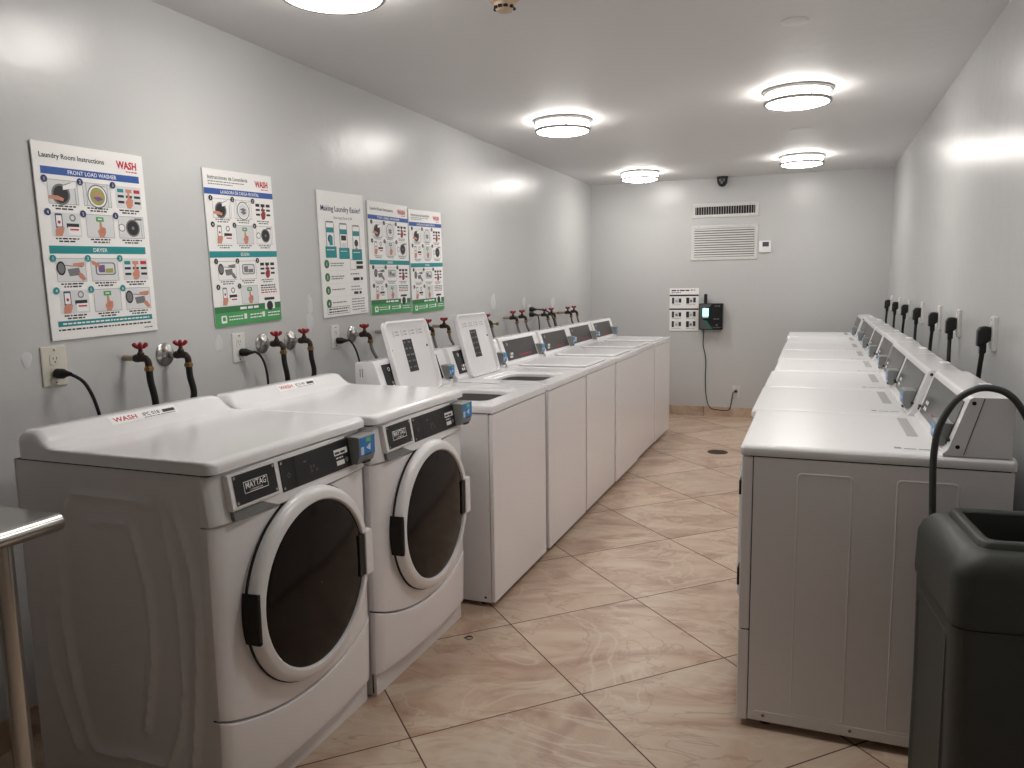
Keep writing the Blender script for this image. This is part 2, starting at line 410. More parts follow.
# ------------------------------------------------------------------ posters on the left wall
rnd = random.Random(3)
def pic(pl, mb, kind, u, v, w, h, bg):
    """small instruction illustration in a rectangle"""
    X = lambda a: u + a * w
    Y = lambda b: v + b * h
    if bg: pl.rect(mb, u, v, u + w, v + h, 'print_pale', 1)
    fr = 0.0012
    if kind in ('soap', 'load', 'front', 'lint', 'drum'):
        pl.frame(mb, u, v, u + w, v + h, fr, 'print_grey', 2)
    if kind == 'soap':
        pl.circ(mb, X(.42), Y(.60), w * .31, 'print_grey', 2); pl.circ(mb, X(.42), Y(.60), w * .25, 'print_black', 3)
        pl.poly(mb, [(X(.5), Y(.42)), (X(.5), Y(.22)), (X(.62), Y(.2)), (X(.78), Y(.08)), (X(.93), Y(.04)), (X(.93), Y(.28)), (X(.72), Y(.36))], 'print_white', 4)
        pl.line(mb, X(.5), Y(.42), X(.72), Y(.36), .0016, 'print_black', 5); pl.line(mb, X(.5), Y(.22), X(.78), Y(.08), .0016, 'print_black', 5)
        pl.poly(mb, [(X(.02), Y(.66)), (X(.3), Y(.66)), (X(.5), Y(.76)), (X(.46), Y(.88)), (X(.2), Y(.82)), (X(.02), Y(.8))], 'print_skin', 5)
        pl.line(mb, X(.9), Y(.3), X(.9), Y(.98), .002, 'print_grey', 3)
    elif kind == 'load':
        pl.circ(mb, X(.5), Y(.56), w * .36, 'print_grey', 2); pl.circ(mb, X(.5), Y(.56), w * .32, 'print_white', 3)
        pl.circ(mb, X(.5), Y(.56), w * .27, 'print_olive' if bg else 'print_pale', 4)
        pl.poly(mb, [(X(.3), Y(.5)), (X(.5), Y(.4)), (X(.7), Y(.52)), (X(.5), Y(.6))], 'print_skin' if bg else 'print_grey', 5)
        pl.poly(mb, [(X(.32), Y(.62)), (X(.55), Y(.56)), (X(.7), Y(.66)), (X(.5), Y(.78))], 'print_purple' if bg else 'print_grey', 5)
        pl.line(mb, X(.12), Y(.02), X(.12), Y(.98), .0016, 'print_grey', 2); pl.line(mb, X(.88), Y(.02), X(.88), Y(.98), .0016, 'print_grey', 2)
        pl.line(mb, X(.6), Y(.1), X(.82), Y(.1), .0016, 'print_grey', 2)
    elif kind == 'drum':
        pl.poly(mb, [(X(a), Y(b)) for a, b in rrect(.16, .9, .18, .74, .1, 3)], 'print_grey', 2)
        pl.poly(mb, [(X(a), Y(b)) for a, b in rrect(.21, .85, .23, .69, .08, 3)], 'print_pale', 3)
        pl.poly(mb, [(X(.25), Y(.32)), (X(.5), Y(.28)), (X(.5), Y(.62)), (X(.28), Y(.62))], 'print_purple' if bg else 'print_grey', 4)
        pl.poly(mb, [(X(.52), Y(.46)), (X(.8), Y(.44)), (X(.8), Y(.64)), (X(.52), Y(.64))], 'print_olive' if bg else 'print_grey', 4)
        if bg: pl.poly(mb, [(X(.0), Y(.08)), (X(.12), Y(.12)), (X(.36), Y(.3)), (X(.28), Y(.4)), (X(.06), Y(.26))], 'print_skin', 5)
    elif kind == 'buttons':
        cols = ('print_teal', 'print_skin', 'print_red') if bg else ('print_black',) * 3
        for i in range(3):
            pl.rect(mb, X(.08 + .32 * i), Y(.12), X(.32 + .32 * i), Y(.28), cols[i], 2)
            for j in (1, 2):
                if i != 1 or j == 1: pl.rect(mb, X(.08 + .32 * i), Y(.14 + .26 * j), X(.32 + .32 * i), Y(.25 + .26 * j), 'print_black', 2)
        pl.poly(mb, [(X(.46), Y(.28)), (X(.54), Y(.28)), (X(.55), Y(.5)), (X(.66), Y(.58)), (X(.64), Y(.85)), (X(.56), Y(.98)), (X(.42), Y(.98)), (X(.36), Y(.7)), (X(.46), Y(.55))], 'print_skin' if bg else 'print_redd', 4)
    elif kind == 'phone':
        if not bg: pl.frame(mb, u, v, u + w, v + h, fr, 'print_pale', 1)
        pl.poly(mb, [(X(a), Y(b)) for a, b in rrect(.14, .38, .04, .66, .04, 2)], 'print_navy' if bg else 'print_grey', 2)
        pl.rect(mb, X(.17), Y(.12), X(.35), Y(.58), 'print_white', 3); pl.circ(mb, X(.26), Y(.4), w * .05, 'print_red', 4, 8)
        pl.poly(mb, [(X(.1), Y(.98)), (X(.12), Y(.7)), (X(.22), Y(.58)), (X(.42), Y(.62)), (X(.38), Y(.8)), (X(.32), Y(.98))], 'print_skin', 5)
        pl.ring(mb, X(.72), Y(.2), w * .07, w * .11, 'print_grey', 2, 10)
        pl.rect(mb, X(.5), Y(.44), X(.92), Y(.62), 'print_black', 2); pl.rect(mb, X(.54), Y(.58), X(.95), Y(.92), 'print_white', 3)
        pl.rect(mb, X(.6), Y(.66), X(.9), Y(.73), 'print_red', 4)
    elif kind == 'start':
        if not bg: pl.rect(mb, u, v, u + w, v + h, 'print_pale', 1)
        pl.frame(mb, u, v, u + w, v + h, fr, 'print_grey', 2)
        pl.rect(mb, X(.36), Y(.1), X(.64), Y(.3), 'print_green', 2); pl.rect(mb, X(.43), Y(.17), X(.57), Y(.22), 'print_white', 3)
        pl.poly(mb, [(X(.47), Y(.3)), (X(.54), Y(.3)), (X(.56), Y(.52)), (X(.68), Y(.58)), (X(.68), Y(.78)), (X(.6), Y(.98)), (X(.44), Y(.98)), (X(.38), Y(.72)), (X(.46), Y(.6))], 'print_skin', 4)
        pl.line(mb, X(.5), Y(.66), X(.64), Y(.64), .0015, 'print_skin2', 5); pl.line(mb, X(.48), Y(.76), X(.62), Y(.74), .0015, 'print_skin2', 5)
    elif kind == 'front':
        pl.circ(mb, X(.56), Y(.52), w * .28, 'print_grey', 2); pl.circ(mb, X(.56), Y(.52), w * .23, 'print_black', 3); pl.circ(mb, X(.56), Y(.52), w * .06, 'print_grey', 4, 10)
        pl.poly(mb, [(X(.04), Y(.3)), (X(.2), Y(.34)), (X(.24), Y(.6)), (X(.1), Y(.76)), (X(.02), Y(.7))], 'print_white', 4); pl.ring(mb, X(.12), Y(.52), w * .1, w * .13, 'print_grey', 5, 12)
        pl.rect(mb, X(.64), Y(.06), X(.94), Y(.16), 'print_grey', 2); pl.line(mb, X(.9), Y(.2), X(.9), Y(.98), .0016, 'print_grey', 2)
    elif kind == 'lint':
        pl.circ(mb, X(.16), Y(.42), w * .15, 'print_black', 2, 16, h * .3); pl.circ(mb, X(.16), Y(.42), w * .11, 'print_grey', 3, 16, h * .22)
        pl.poly(mb, [(X(.36), Y(.46)), (X(.76), Y(.4)), (X(.8), Y(.72)), (X(.42), Y(.76))], 'print_grey', 3)
        pl.line(mb, X(.3), Y(.3), X(.9), Y(.36), .002, 'print_black', 3)
        pl.poly(mb, [(X(.55), Y(.22)), (X(.95), Y(.16)), (X(.95), Y(.34)), (X(.6), Y(.34))], 'print_skin' if bg else 'print_grey', 4)
        pl.poly(mb, [(X(.76), Y(.58)), (X(.86), Y(.66)), (X(.98), Y(.9)), (X(.86), Y(.96)), (X(.72), Y(.78))], 'print_skin' if bg else 'print_grey', 4)

def poster(y0, y1, z0, z1, label, style, lean=0.02):
    w, h = y1 - y0, z1 - z0
    t = thing('poster', label, 'poster', (0, (y0 + y1) / 2 + lean * .3 + .007, z0 + .005), 'instruction posters on the left wall')
    t.rotation_euler = (lean, 0, 0)
    off = (0, (y0 + y1) / 2, z0)
    MB(off).box(0.002, 0.007, y0, y1, z0, z1, 'board', 0.0008, 1).build('board', t)
    pl = Plane((0.0072, y0, z1), (0, 1, 0), (0, 0, -1), (1, 0, 0))
    U = lambda a: a * w
    V = lambda a: a * h
    if style == 'app':
        mb = MB(off)
        pl.text(mb, 'Making Laundry Easier!', U(.06), V(.155), V(.042), 'print_navy', 2, w=U(.86), bold=.012)
        pl.text(mb, 'One App Does It All', U(.32), V(.215), V(.02), 'print_navy', 2, w=U(.4))
        mb.build('title', t)
        for i in range(3):
            mb = MB(off); x = .14 + .285 * i; tp = .235 + .01 * i
            pl.poly(mb, [(U(a), V(b)) for a, b in rrect(x, x + .17, tp, tp + .27, .02, 2)], 'print_grey', 1)
            pl.rect(mb, U(x + .01), V(tp + .012), U(x + .16), V(tp + .25), 'print_white', 2)
            pl.rect(mb, U(x + .01), V(tp + .05), U(x + .16), V(tp + .09), 'print_teal', 3)
            if i == 0: pl.circ(mb, U(x + .08), V(tp + .14), U(.05), 'print_navy', 3, 12); pl.rect(mb, U(x + .06), V(tp + .12), U(x + .13), V(tp + .19), 'print_teal', 4)
            if i == 1: pl.rect(mb, U(x + .03), V(tp + .1), U(x + .14), V(tp + .14), 'print_black', 3); pl.rect(mb, U(x + .03), V(tp + .16), U(x + .14), V(tp + .2), 'print_pale', 3)
            if i == 2: pl.circ(mb, U(x + .08), V(tp + .15), U(.045), 'print_black', 3, 10); pl.circ(mb, U(x + .08), V(tp + .2), U(.03), 'print_skin', 4, 8)
            pl.poly(mb, [(U(x - .03), V(tp + .2)), (U(x + .2), V(tp + .2)), (U(x + .2), V(tp + .29)), (U(x - .03), V(tp + .29))], 'print_teal', 5)
            pl.words(mb, U(x), U(x + .16), V(tp + .23), V(.006), 'print_white', 6, rnd)
            mb.build('phone_picture', t)
        for i in range(4):
            mb = MB(off); v = .575 + .105 * i
            pl.circ(mb, U(.12), V(v), U(.052), 'print_dgreen', 1, 18); pl.text(mb, str(i + 1), U(.12), V(v + .014), V(.026), 'print_white', 2, align='C', bold=.01)
            pl.words(mb, U(.2), U(.5), V(v), V(.009), 'print_grey', 1, rnd)
            if i < 2: pl.words(mb, U(.2), U(.46), V(v + .018), V(.009), 'print_grey', 1, rnd)
            if i < 3: pl.rect(mb, U(.08), V(v + .052), U(.94), V(v + .054), 'print_pale', 1)
            if i == 0:
                pl.frame(mb, U(.63), V(v - .035), U(.76), V(v + .05), .0015, 'print_black', 1); pl.rect(mb, U(.77), V(v - .02), U(.92), V(v + .005), 'print_black', 1); pl.rect(mb, U(.77), V(v + .018), U(.92), V(v + .045), 'print_black', 1)
            elif i == 1:
                pl.words(mb, U(.62), U(.82), V(v - .015), V(.009), 'print_grey', 1, rnd); pl.words(mb, U(.68), U(.9), V(v + .035), V(.024), 'print_black', 1, rnd)
            elif i == 2:
                pl.words(mb, U(.62), U(.82), V(v - .015), V(.008), 'print_grey', 1, rnd); pl.words(mb, U(.62), U(.86), V(v + .01), V(.008), 'print_grey', 1, rnd); pl.words(mb, U(.68), U(.88), V(v + .045), V(.022), 'print_black', 1, rnd)
            else:
                mb.build('step_row', t); mb = MB(off)
                for k in range(5): pl.words(mb, U(.62), U(.92), V(v - .015 + .022 * k), V(.008), 'print_grey', 1, rnd)
            mb.build('step_row' if i < 3 else 'step_note', t)
        mb = MB(off)
        pl.frame(mb, U(.08), V(.92), U(.56), V(.978), .0018, 'print_black', 1)
        for k in range(2): pl.words(mb, U(.11), U(.53), V(.943 + .022 * k), V(.01), 'print_black', 1, rnd)
        mb.build('notice_box', t)
        mb = MB(off); pl.words(mb, U(.82), U(.95), V(.985), V(.006), 'print_grey', 1, rnd); mb.build('fine_print', t)
        return t
    bg = style == 'color'
    es = style in ('es_front', 'es_top')
    # title and logo
    mb = MB(off)
    if es:
        pl.text(mb, 'Instrucciones de Lavander\u00eda', U(.06), V(.062), V(.024), 'print_black', 2, w=U(.56), bold=.008)
        for k in range(2): pl.words(mb, U(.06), U(.58 if k == 0 else .4), V(.08 + .016 * k), V(.006), 'print_grey', 2, rnd)
    else:
        pl.text(mb, 'Laundry Room Instructions', U(.055), V(.076), V(.025), 'print_black', 2, w=U(.56), bold=.012)
    mb.build('title', t)
    mb = MB(off)
    pl.text(mb, 'WASH', U(.73), V(.085), V(.038), 'print_red', 2, w=U(.2), bold=.04)
    pl.words(mb, U(.82), U(.93), V(.103), V(.006), 'print_red', 2, rnd)
    mb.build('logo', t)
    b0, b1 = (.055, .945) if bg else (0.0, 1.0)
    head = {'color': 'FRONT LOAD WASHER', 'es_front': 'LAVADORA DE CARGA FRONTAL', 'top': 'TOP LOAD WASHER', 'es_top': 'LAVADORA DE CARGA SUPERIOR'}[style]
    mb = MB(off); pl.rect(mb, U(b0), V(.120), U(b1), V(.158), 'print_blue', 1)
    pl.text(mb, head, U(.5), V(.149), V(.020), 'print_white', 2, w=U(.44 if bg else .56), align='C', bold=.01); mb.build('washer_heading', t)
    mb = MB(off); pl.rect(mb, U(b0), V(.516), U(b1), V(.556), 'print_teal', 1)
    pl.text(mb, 'SECADORA' if es else 'DRYER', U(.5), V(.546), V(.020), 'print_white', 2, w=U(.13), align='C', bold=.01); mb.build('dryer_heading', t)
    kinds = ['soap', 'load', 'buttons', 'phone', 'start', 'front', 'lint', 'drum', 'buttons', 'phone', 'start', 'lint']
    rows = (.182, .347, .580, .745)
    for k, kd in enumerate(kinds):
        r, c = divmod(k, 3)
        if not bg and k == 11: continue
        u, v = (.10, .40, .70)[c], rows[r]
        mb = MB(off)
        pic(pl, mb, kd, U(u - .005), V(v), U(.255), V(.122), bg)
        pl.circ(mb, U(u - .025), V(v), U(.027), ('print_navy' if k < 6 else 'print_teal') if bg else 'print_black', 6, 14)
        pl.text(mb, str(k % 6 + 1), U(u - .025), V(v + .009), V(.017), 'print_white', 7, align='C')
        for q in range(2):
            lenq = (.2, .15)[q]
            pl.words(mb, U(u + .12 - lenq / 2), U(u + .12 + lenq / 2), V(v + .136 + .014 * q), V(.0075), 'print_black' if bg else 'print_grey', 1, rnd)
        mb.build('step_picture', t)
    mb = MB(off)
    if bg:
        pl.rect(mb, U(.06), V(.903), U(.95), V(.932), 'print_teal', 1); pl.words(mb, U(.1), U(.92), V(.922), V(.008), 'print_white', 2, rnd)
        pl.words(mb, U(.06), U(.93), V(.953), V(.008), 'print_black', 1, rnd); pl.words(mb, U(.86), U(.95), V(.978), V(.005), 'print_black', 1, rnd)
        mb.build('bottom_note', t)
    else:
        pl.rect(mb, 0, V(.872), w, V(1), 'print_green', 1); pl.rect(mb, 0, V(.872), w, V(.912), 'print_dgreen', 2)
        pl.words(mb, U(.36), U(.68), V(.9), V(.016), 'print_white', 3, rnd)
        pl.poly(mb, [(U(a), V(b)) for a, b in rrect(.08, .16, .93, .98, .01, 2)], 'print_white', 3); pl.rect(mb, U(.1), V(.94), U(.14), V(.965), 'print_green', 4)
        for q in range(3):
            x = (.19, .5, .78)[q]
            if q: pl.rect(mb, U(x - .09), V(.93), U(x - .05), V(.965), 'print_white', 3)
            for k in range(2): pl.words(mb, U(x), U(x + .2), V(.945 + .02 * k), V(.008), 'print_white', 3, rnd)
        mb.build('footer_band', t)
        mb = MB(off)
        for k in range(4): pl.words(mb, U(.70), U(.95), V(.755 + .016 * k), V(.008), ('print_black', 'print_black', 'print_grey', 'print_red')[k], 1, rnd)
        pl.rect(mb, U(.74), V(.835), U(.9), V(.915), 'print_white', 4); pl.rect(mb, U(.74), V(.835), U(.9), V(.853), 'print_black', 5); pl.circ(mb, U(.82), V(.893), U(.05), 'print_black', 5, 14)
        mb.build('side_note', t)
    return t
poster(1.703, 2.121, 1.215, 1.825, 'first poster from the left, full-color washer and dryer steps, no green footer', 'color', 0.025)
poster(2.411, 2.820, 1.219, 1.838, 'poster above the white outlet behind the second front-loading washer, green footer, standing apart', 'es_front', 0.036)
poster(3.144, 3.548, 1.222, 1.831, 'white poster with three phone pictures and four numbered teal circles', 'app', 0.03)
poster(3.584, 4.016, 1.216, 1.820, 'green-footed poster immediately right of the phone-picture poster', 'top', 0.010)
poster(4.034, 4.455, 1.210, 1.815, 'rightmost of the five wall posters, green footer, nearest the back wall', 'es_top', 0.028)

# ------------------------------------------------------------------ front-loading washers
def make_reader(root, x, y0, y1, z0, z1, dx, off, tilt=0.0, face='x'):
    """card reader block standing out of a console by dx along x (sign gives the way it faces)"""
    sgn = 1 if dx > 0 else -1
    prof = [(x - sgn * 0.012, z0), (x + dx * 0.80, z0), (x + dx, z0 + (z1 - z0) * 0.28), (x + dx, z1 - 0.004), (x + dx * 0.85, z1), (x - sgn * 0.012, z1)]
    rd = MB(off).prism(prof, 'y', y0, y1, 'plastic_grey', 0.003).build('card_reader', root)
    eu = (0, 1, 0) if sgn > 0 else (0, -1, 0)
    o = (x + dx + sgn * 0.0006, y0 + 0.004 if sgn > 0 else y1 - 0.004, z1 - 0.004)
    pl = Plane(o, eu, (0, 0, -1), (sgn, 0, 0))
    w = y1 - y0 - 0.008; h = (z1 - z0) * 0.72 - 0.004
    mb = MB(off)
    pl.rect(mb, 0, 0, w, h, 'blue', 1)
    pl.rect(mb, w * .42, h * .08, w * .72, h * .3, 'green_lt', 2); pl.poly(mb, [(w * .4, h * .6), (w * .7, h * .38), (w * .7, h * .8)], 'blue_lt', 2)
    pl.rect(mb, w * .06, h * .5, w * .26, h * .92, 'blue_lt', 2); pl.rect(mb, w * .3, h * .94, w * .75, h * 1.0, 'rubber', 2)
    mb.build('reader_face', rd)
    sl = MB(off).box(min(x + dx * .7, x + dx * .98), max(x + dx * .7, x + dx * .98), y0 + (y1 - y0) * .3, y0 + (y1 - y0) * .7, z0 - 0.001, z0 + 0.004, 'rubber')
    sl.build('card_slot', rd)
    return rd

def make_front_loader():
    off = (0.57, 0.345, 0)
    root = thing('front_load_washer', 'white front-loading washer nearest the camera, beside the steel table', 'washer', (0.57, 1.390 + 0.345, 0), 'front-loading washers on the left')
    w = 0.690
    x0, x1 = 0.238, 0.864
    # cabinet, its two sides stamped with bowed ridges
    polys = [
        [(0.446, 0.846), (0.577, 0.848), (0.695, 0.844)],
        [(0.300, 0.60), (0.306, 0.51), (0.314, 0.35), (0.343, 0.235), (0.379, 0.127)],
        [(0.43, 0.824), (0.4, 0.751), (0.374, 0.541), (0.382, 0.383), (0.406, 0.237), (0.444, 0.141), (0.566, 0.141), (0.683, 0.145)],
        [(0.504, 0.777), (0.608, 0.782), (0.632, 0.77), (0.66, 0.68), (0.678, 0.584), (0.675, 0.434), (0.634, 0.23)],
        [(0.738, 0.853), (0.753, 0.749), (0.767, 0.645), (0.778, 0.501), (0.761, 0.288), (0.708, 0.147)],
        [(0.769, 0.855), (0.812, 0.747), (0.831, 0.635), (0.83, 0.49), (0.81, 0.3), (0.79, 0.16)]]
    segs = []
    for P in polys:
        S = spline([(a, b, 0) for a, b in P], 6)
        segs += [(S[i], S[i + 1]) for i in range(len(S) - 1)]
    def dist(px, pz):
        d = 9.0
        p = Vector((px, pz, 0))
        for a, b in segs:
            ab = b - a; t = max(0, min(1, (p - a).dot(ab) / ab.length_squared))
            q = (p - a - ab * t).length
            if q < d: d = q
        return d
    cab = MB(off)
    nx, nz = 70, 96
    zs0, zs1 = 0.012, 0.926
    def inside(px, pz):      # the middle of the stamping is pressed a little inwards
        cx = 0.575 + 0.02 * math.sin(pz * 3); ux = (px - cx) / (0.185 + 0.02 * math.sin(PI * pz)); uz = (pz - 0.5) / 0.35
        r = max(abs(ux), abs(uz))
        return max(0.0, min(1.0, (1.02 - r) / 0.08))
    hts = [[(0.0095 * math.exp(-(dist(x0 + (x1 - x0) * i / nx, zs0 + (zs1 - zs0) * k / nz) / 0.0110) ** 2)) - 0.004 * inside(x0 + (x1 - x0) * i / nx, zs0 + (zs1 - zs0) * k / nz) for i in range(nx + 1)] for k in range(nz + 1)]
    for sgn, yy in ((-1, 0.0065), (1, w - 0.0065)):
        vs = [(x0 + (x1 - x0) * i / nx, yy + sgn * (hts[k][i] if sgn < 0 else hts[k][i] * 0.35), zs0 + (zs1 - zs0) * k / nz) for k in range(nz + 1) for i in range(nx + 1)]
        fs = [[k * (nx + 1) + i, k * (nx + 1) + i + 1, (k + 1) * (nx + 1) + i + 1, (k + 1) * (nx + 1) + i] for k in range(nz) for i in range(nx)]
        cab.add(vs, fs, 'enamel_side')
    y0, y1 = 0.004, w - 0.004
    cab.add([(x0, y0, zs0), (x0, y1, zs0), (x0, y1, zs1), (x0, y0, zs1)], [[0, 1, 2, 3]], 'enamel_side')
    cab.add([(x1, y0, zs0), (x1, y1, zs0), (x1, y1, zs1), (x1, y0, zs1)], [[0, 1, 2, 3]], 'seam')
    cab.add([(x0, y0, zs0), (x1, y0, zs0), (x1, y1, zs0), (x0, y1, zs0)], [[0, 1, 2, 3]], 'enamel_side')
    cab.add([(x0, y0, zs1), (x1, y0, zs1), (x1, y1, zs1), (x0, y1, zs1)], [[0, 1, 2, 3]], 'seam')
    cab.build('cabinet', root, wn=False)
    # top panel with a raised ridge at the back
    prof = [(0.262, 0.930), (0.262, 0.994), (0.272, 1.006), (0.312, 1.008), (0.332, 1.003), (0.352, 0.982), (0.372, 0.966), (0.40, 0.9625), (0.60, 0.962), (0.885, 0.962), (0.900, 0.958), (0.909, 0.949), (0.909, 0.930)]
    loops = []
    ny = 64
    for j in range(ny + 1):
        t = 0.5 - 0.5 * math.cos(PI * j / ny); y = t * w
        e = min(y, w - y)
        k = min(1.0, (e + 0.004) / 0.032); k = math.sqrt(max(0, 1 - (1 - k) ** 2))     # rounded ridge ends
        ed = 0.006 * (1 - math.sqrt(max(0, 1 - (1 - e / 0.010) ** 2))) if e < 0.010 else 0
        rc = 0.030
        fr = rc - math.sqrt(max(0, rc * rc - (rc - e) ** 2)) if e < rc else 0
        L = []
        for (px, pz) in prof:
            base = min(pz, 0.962)
            z = base + (pz - base) * k
            if pz > 0.945: z -= ed
            L.append((px - (fr if px > 0.8 else 0) + (fr * 0.3 if px < 0.28 else 0), y, z))
        loops.append(L)
    tp = MB(off).loft(loops, 'enamel', True, True)
    tp.build('top_panel', root, sharp=50)
    MB(off).box(0.262, 0.895, 0.006, w - 0.006, 0.9255, 0.931, 'seam').build('top_seam', root)
    # bowed front: helper that returns x for a given y
    def fx(y, base=0.0):
        r = 0.045; e = min(y, w - y)
        b = 0.896 + 0.022 * (1 - (2 * y / w - 1) ** 2)
        if e < r:
            b -= (1 - math.sqrt(max(0, 1 - ((r - e) / r) ** 2))) * 0.026
        return b + base
    ys = [0.004 + (w - 0.008) * (0.5 - 0.5 * math.cos(PI * j / 44)) for j in range(45)]
    curve = lambda y: 0.236 + 0.068 * abs(2 * y / w - 1) ** 2.2
    def front_skin(name, zlo, zhi, xo_lo, xo_hi, m, nzv=8, rim=0.004):
        mb = MB(off); loops = []
        for y in ys:
            a, b = zlo(y), zhi(y); L = []
            L.append((x1, y, a)); L.append((fx(y, xo_lo) - rim, y, a))
            for k in range(nzv + 1):
                t = k / nzv
                L.append((fx(y, xo_lo + (xo_hi - xo_lo) * t), y, a + rim + (b - a - 2 * rim) * t))
            L.append((fx(y, xo_hi) - rim, y, b)); L.append((x1, y, b))
            loops.append(L)
        mb.loft(loops, m, True, True)
        return mb.build(name, root, sharp=50)
    front_skin('front_panel', lambda y: curve(y) + 0.0025, lambda y: 0.797, 0.0, 0.0, 'enamel_front')
    front_skin('lower_panel', lambda y: 0.082, lambda y: curve(y) - 0.0025, -0.004, 0.002, 'enamel_front')
    front_skin('control_fascia', lambda y: 0.8005, lambda y: 0.926, 0.008, -0.010, 'plastic_white')
    # base below the lower panel
    MB(off).box(0.25, 0.876, 0.012, w - 0.012, 0.0, 0.080, 'enamel_front', 0.004).build('plinth', root)
    # detergent drawer front with name plate, recessed finger pull below it
    dx = fx(0.15) + 0.004
    dr = MB(off).prism([(dx - 0.03, 0.829), (dx + 0.006, 0.829), (dx + 0.010, 0.834), (dx - 0.005, 0.9195), (dx - 0.03, 0.9195)], 'y', 0.052, 0.236, 'plastic_white', 0.003).build('detergent_drawer', root)
    nx_, nz_ = (0.9195 - 0.834), 0.015
    nn = Vector((nx_, 0, nz_)).normalized()
    def slope_plane(y, top):
        zt = top; x = dx + 0.010 - 0.015 * (zt - 0.834) / 0.0855
        return Plane(Vector((x, y, zt)) + nn * 0.0008, (0, 1, 0), Vector((0.015, 0, -0.0855)).normalized(), nn)
    pl = slope_plane(0.066, 0.914)
    mb = MB(off); pl.rect(mb, 0, 0, 0.158, 0.075, 'black_gloss', 1)
    pl.frame(mb, 0.034, 0.022, 0.124, 0.052, 0.0018, 'print_white', 2)
    pl.text(mb, 'MAYTAG', 0.079, 0.0405, 0.0155, 'print_white', 2, w=0.076, align='C', bold=0.012)
    pl.text(mb, 'COMMERCIAL', 0.079, 0.0485, 0.0045, 'print_white', 2, w=0.05, align='C')
    for a, b in ((.006, .006), (.152, .006), (.006, .069), (.152, .069)): pl.circ(mb, a, b, .0042, 'chrome', 2, 10)
    mb.build('name_plate', dr)
    MB(off).prism([(dx - 0.022, 0.8035), (dx + 0.0085, 0.8035), (dx + 0.0015, 0.828), (dx - 0.022, 0.828)], 'y', 0.058, 0.232, 'grey_pocket', 0.002).build('finger_pull', root)
    # control strip
    sx = fx(0.345) + 0.0062
    st = MB(off)
    st.prism([(sx - 0.03, 0.829), (sx - 0.0005, 0.829), (sx - 0.0135, 0.913), (sx - 0.03, 0.913)], 'y', 0.246, 0.660, 'black_satin', 0.0015)
    sn = Vector((0.084, 0, 0.013)).normalized()
    pl = Plane(Vector((sx - 0.0135, 0.246, 0.913)) + sn * 0.0008, (0, 1, 0), Vector((0.013, 0, -0.084)).normalized(), sn)
    pl.rect(st, .056, .004, .064, .081, 'rubber', 1); pl.ring(st, .03, .045, .006, .008, 'print_grey', 1, 4)
    for a, b in ((.006, .008), (.006, .076)): pl.circ(st, a, b, .004, 'chrome', 1, 10)
    pl.rect(st, .10, .022, .112, .026, 'print_grey', 1)
    for q in range(4): pl.ring(st, .128 + .013 * (q % 3), .044 + .012 * (q // 2), .003, .0045, 'print_grey', 1, 8)
    pl.rect(st, .243, .022, .312, .040, 'print_white', 1); pl.words(st, .247, .308, .036, .006, 'print_black', 2, rnd)
    pl.words(st, .25, .286, .05, .004, 'print_white', 1, rnd); pl.rect(st, .25, .056, .29, .070, 'print_white', 1); pl.circ(st, .303, .06, .008, 'print_grey', 1, 10)
    st.build('control_strip', root)
    make_reader(root, fx(0.6) + 0.002, 0.570, 0.662, 0.832, 0.917, 0.044, off)
    # door: dished white ring with dark glass
    cy, cz = 0.350, 0.546
    xf = fx(0.345)
    ring = MB(off)
    ring.lathe([(0.2715, -0.03), (0.271, 0.008), (0.2685, 0.018), (0.264, 0.025), (0.258, 0.0295), (0.252, 0.0315), (0.241, 0.034), (0.2365, 0.034), (0.2335, 0.032), (0.2315, 0.026), (0.230, 0.012), (0.220, 0.010), (0.001, 0.010)], (xf, cy, cz), (1, 0, 0), 'plastic_white', 72)
    door = ring.build('door', root, sharp=24)
    MB(off).lathe([(0.2742, -0.002), (0.2742, 0.0045), (0.266, 0.0045)], (fx(0.345) - 0.001, cy, cz), (1, 0, 0), 'seam', 72).build('door_gasket', root)
    MB(off).lathe([(0.2312, 0.012), (0.2308, 0.0250), (0.215, 0.0285), (0.16, 0.0325), (0.10, 0.035), (0.05, 0.0362), (0.0005, 0.0365)], (xf, cy, cz), (1, 0, 0), 'glass', 72).build('door_glass', door, sharp=60)
    # hinge slot (near side)
    hg = MB(off)
    def sector(r0, r1, a0, a1, x, n=8):
        A = [(x, cy + r1 * math.cos(a0 + (a1 - a0) * k / n), cz + r1 * math.sin(a0 + (a1 - a0) * k / n)) for k in range(n + 1)]
        B = [(x, cy + r0 / abs(math.cos(a0 + (a1 - a0) * k / n - PI)) * math.cos(a0 + (a1 - a0) * k / n), cz + r0 / abs(math.cos(a0 + (a1 - a0) * k / n - PI)) * math.sin(a0 + (a1 - a0) * k / n)) for k in range(n, -1, -1)]
        return A + B
    a0, a1 = PI - math.radians(13.5), PI + math.radians(15.5)
    hg.loft([sector(.2525, .2728, a0, a1, xf - .012), sector(.2525, .2728, a0, a1, xf + .028), sector(.2535, .2700, a0, a1, xf + .0335)], 'seam')
    hg.cyl((xf + 0.034, cy - 0.2605, cz - 0.060), (xf + 0.034, cy - 0.2605, cz + 0.053), 0.0042, 'charcoal', 10)
    hg.build('hinge', door)
    # handle pocket and grip (far side)
    hd = MB(off).box(xf + 0.01, xf + 0.0345, cy + 0.200, cy + 0.236, cz - 0.062, cz + 0.070, 'rubber', 0.003)
    hd.box(xf + 0.008, xf + 0.040, cy + 0.228, cy + 0.270, cz - 0.066, cz + 0.076, 'plastic_white', 0.006)
    hd.build('door_handle', door)
    return root, off

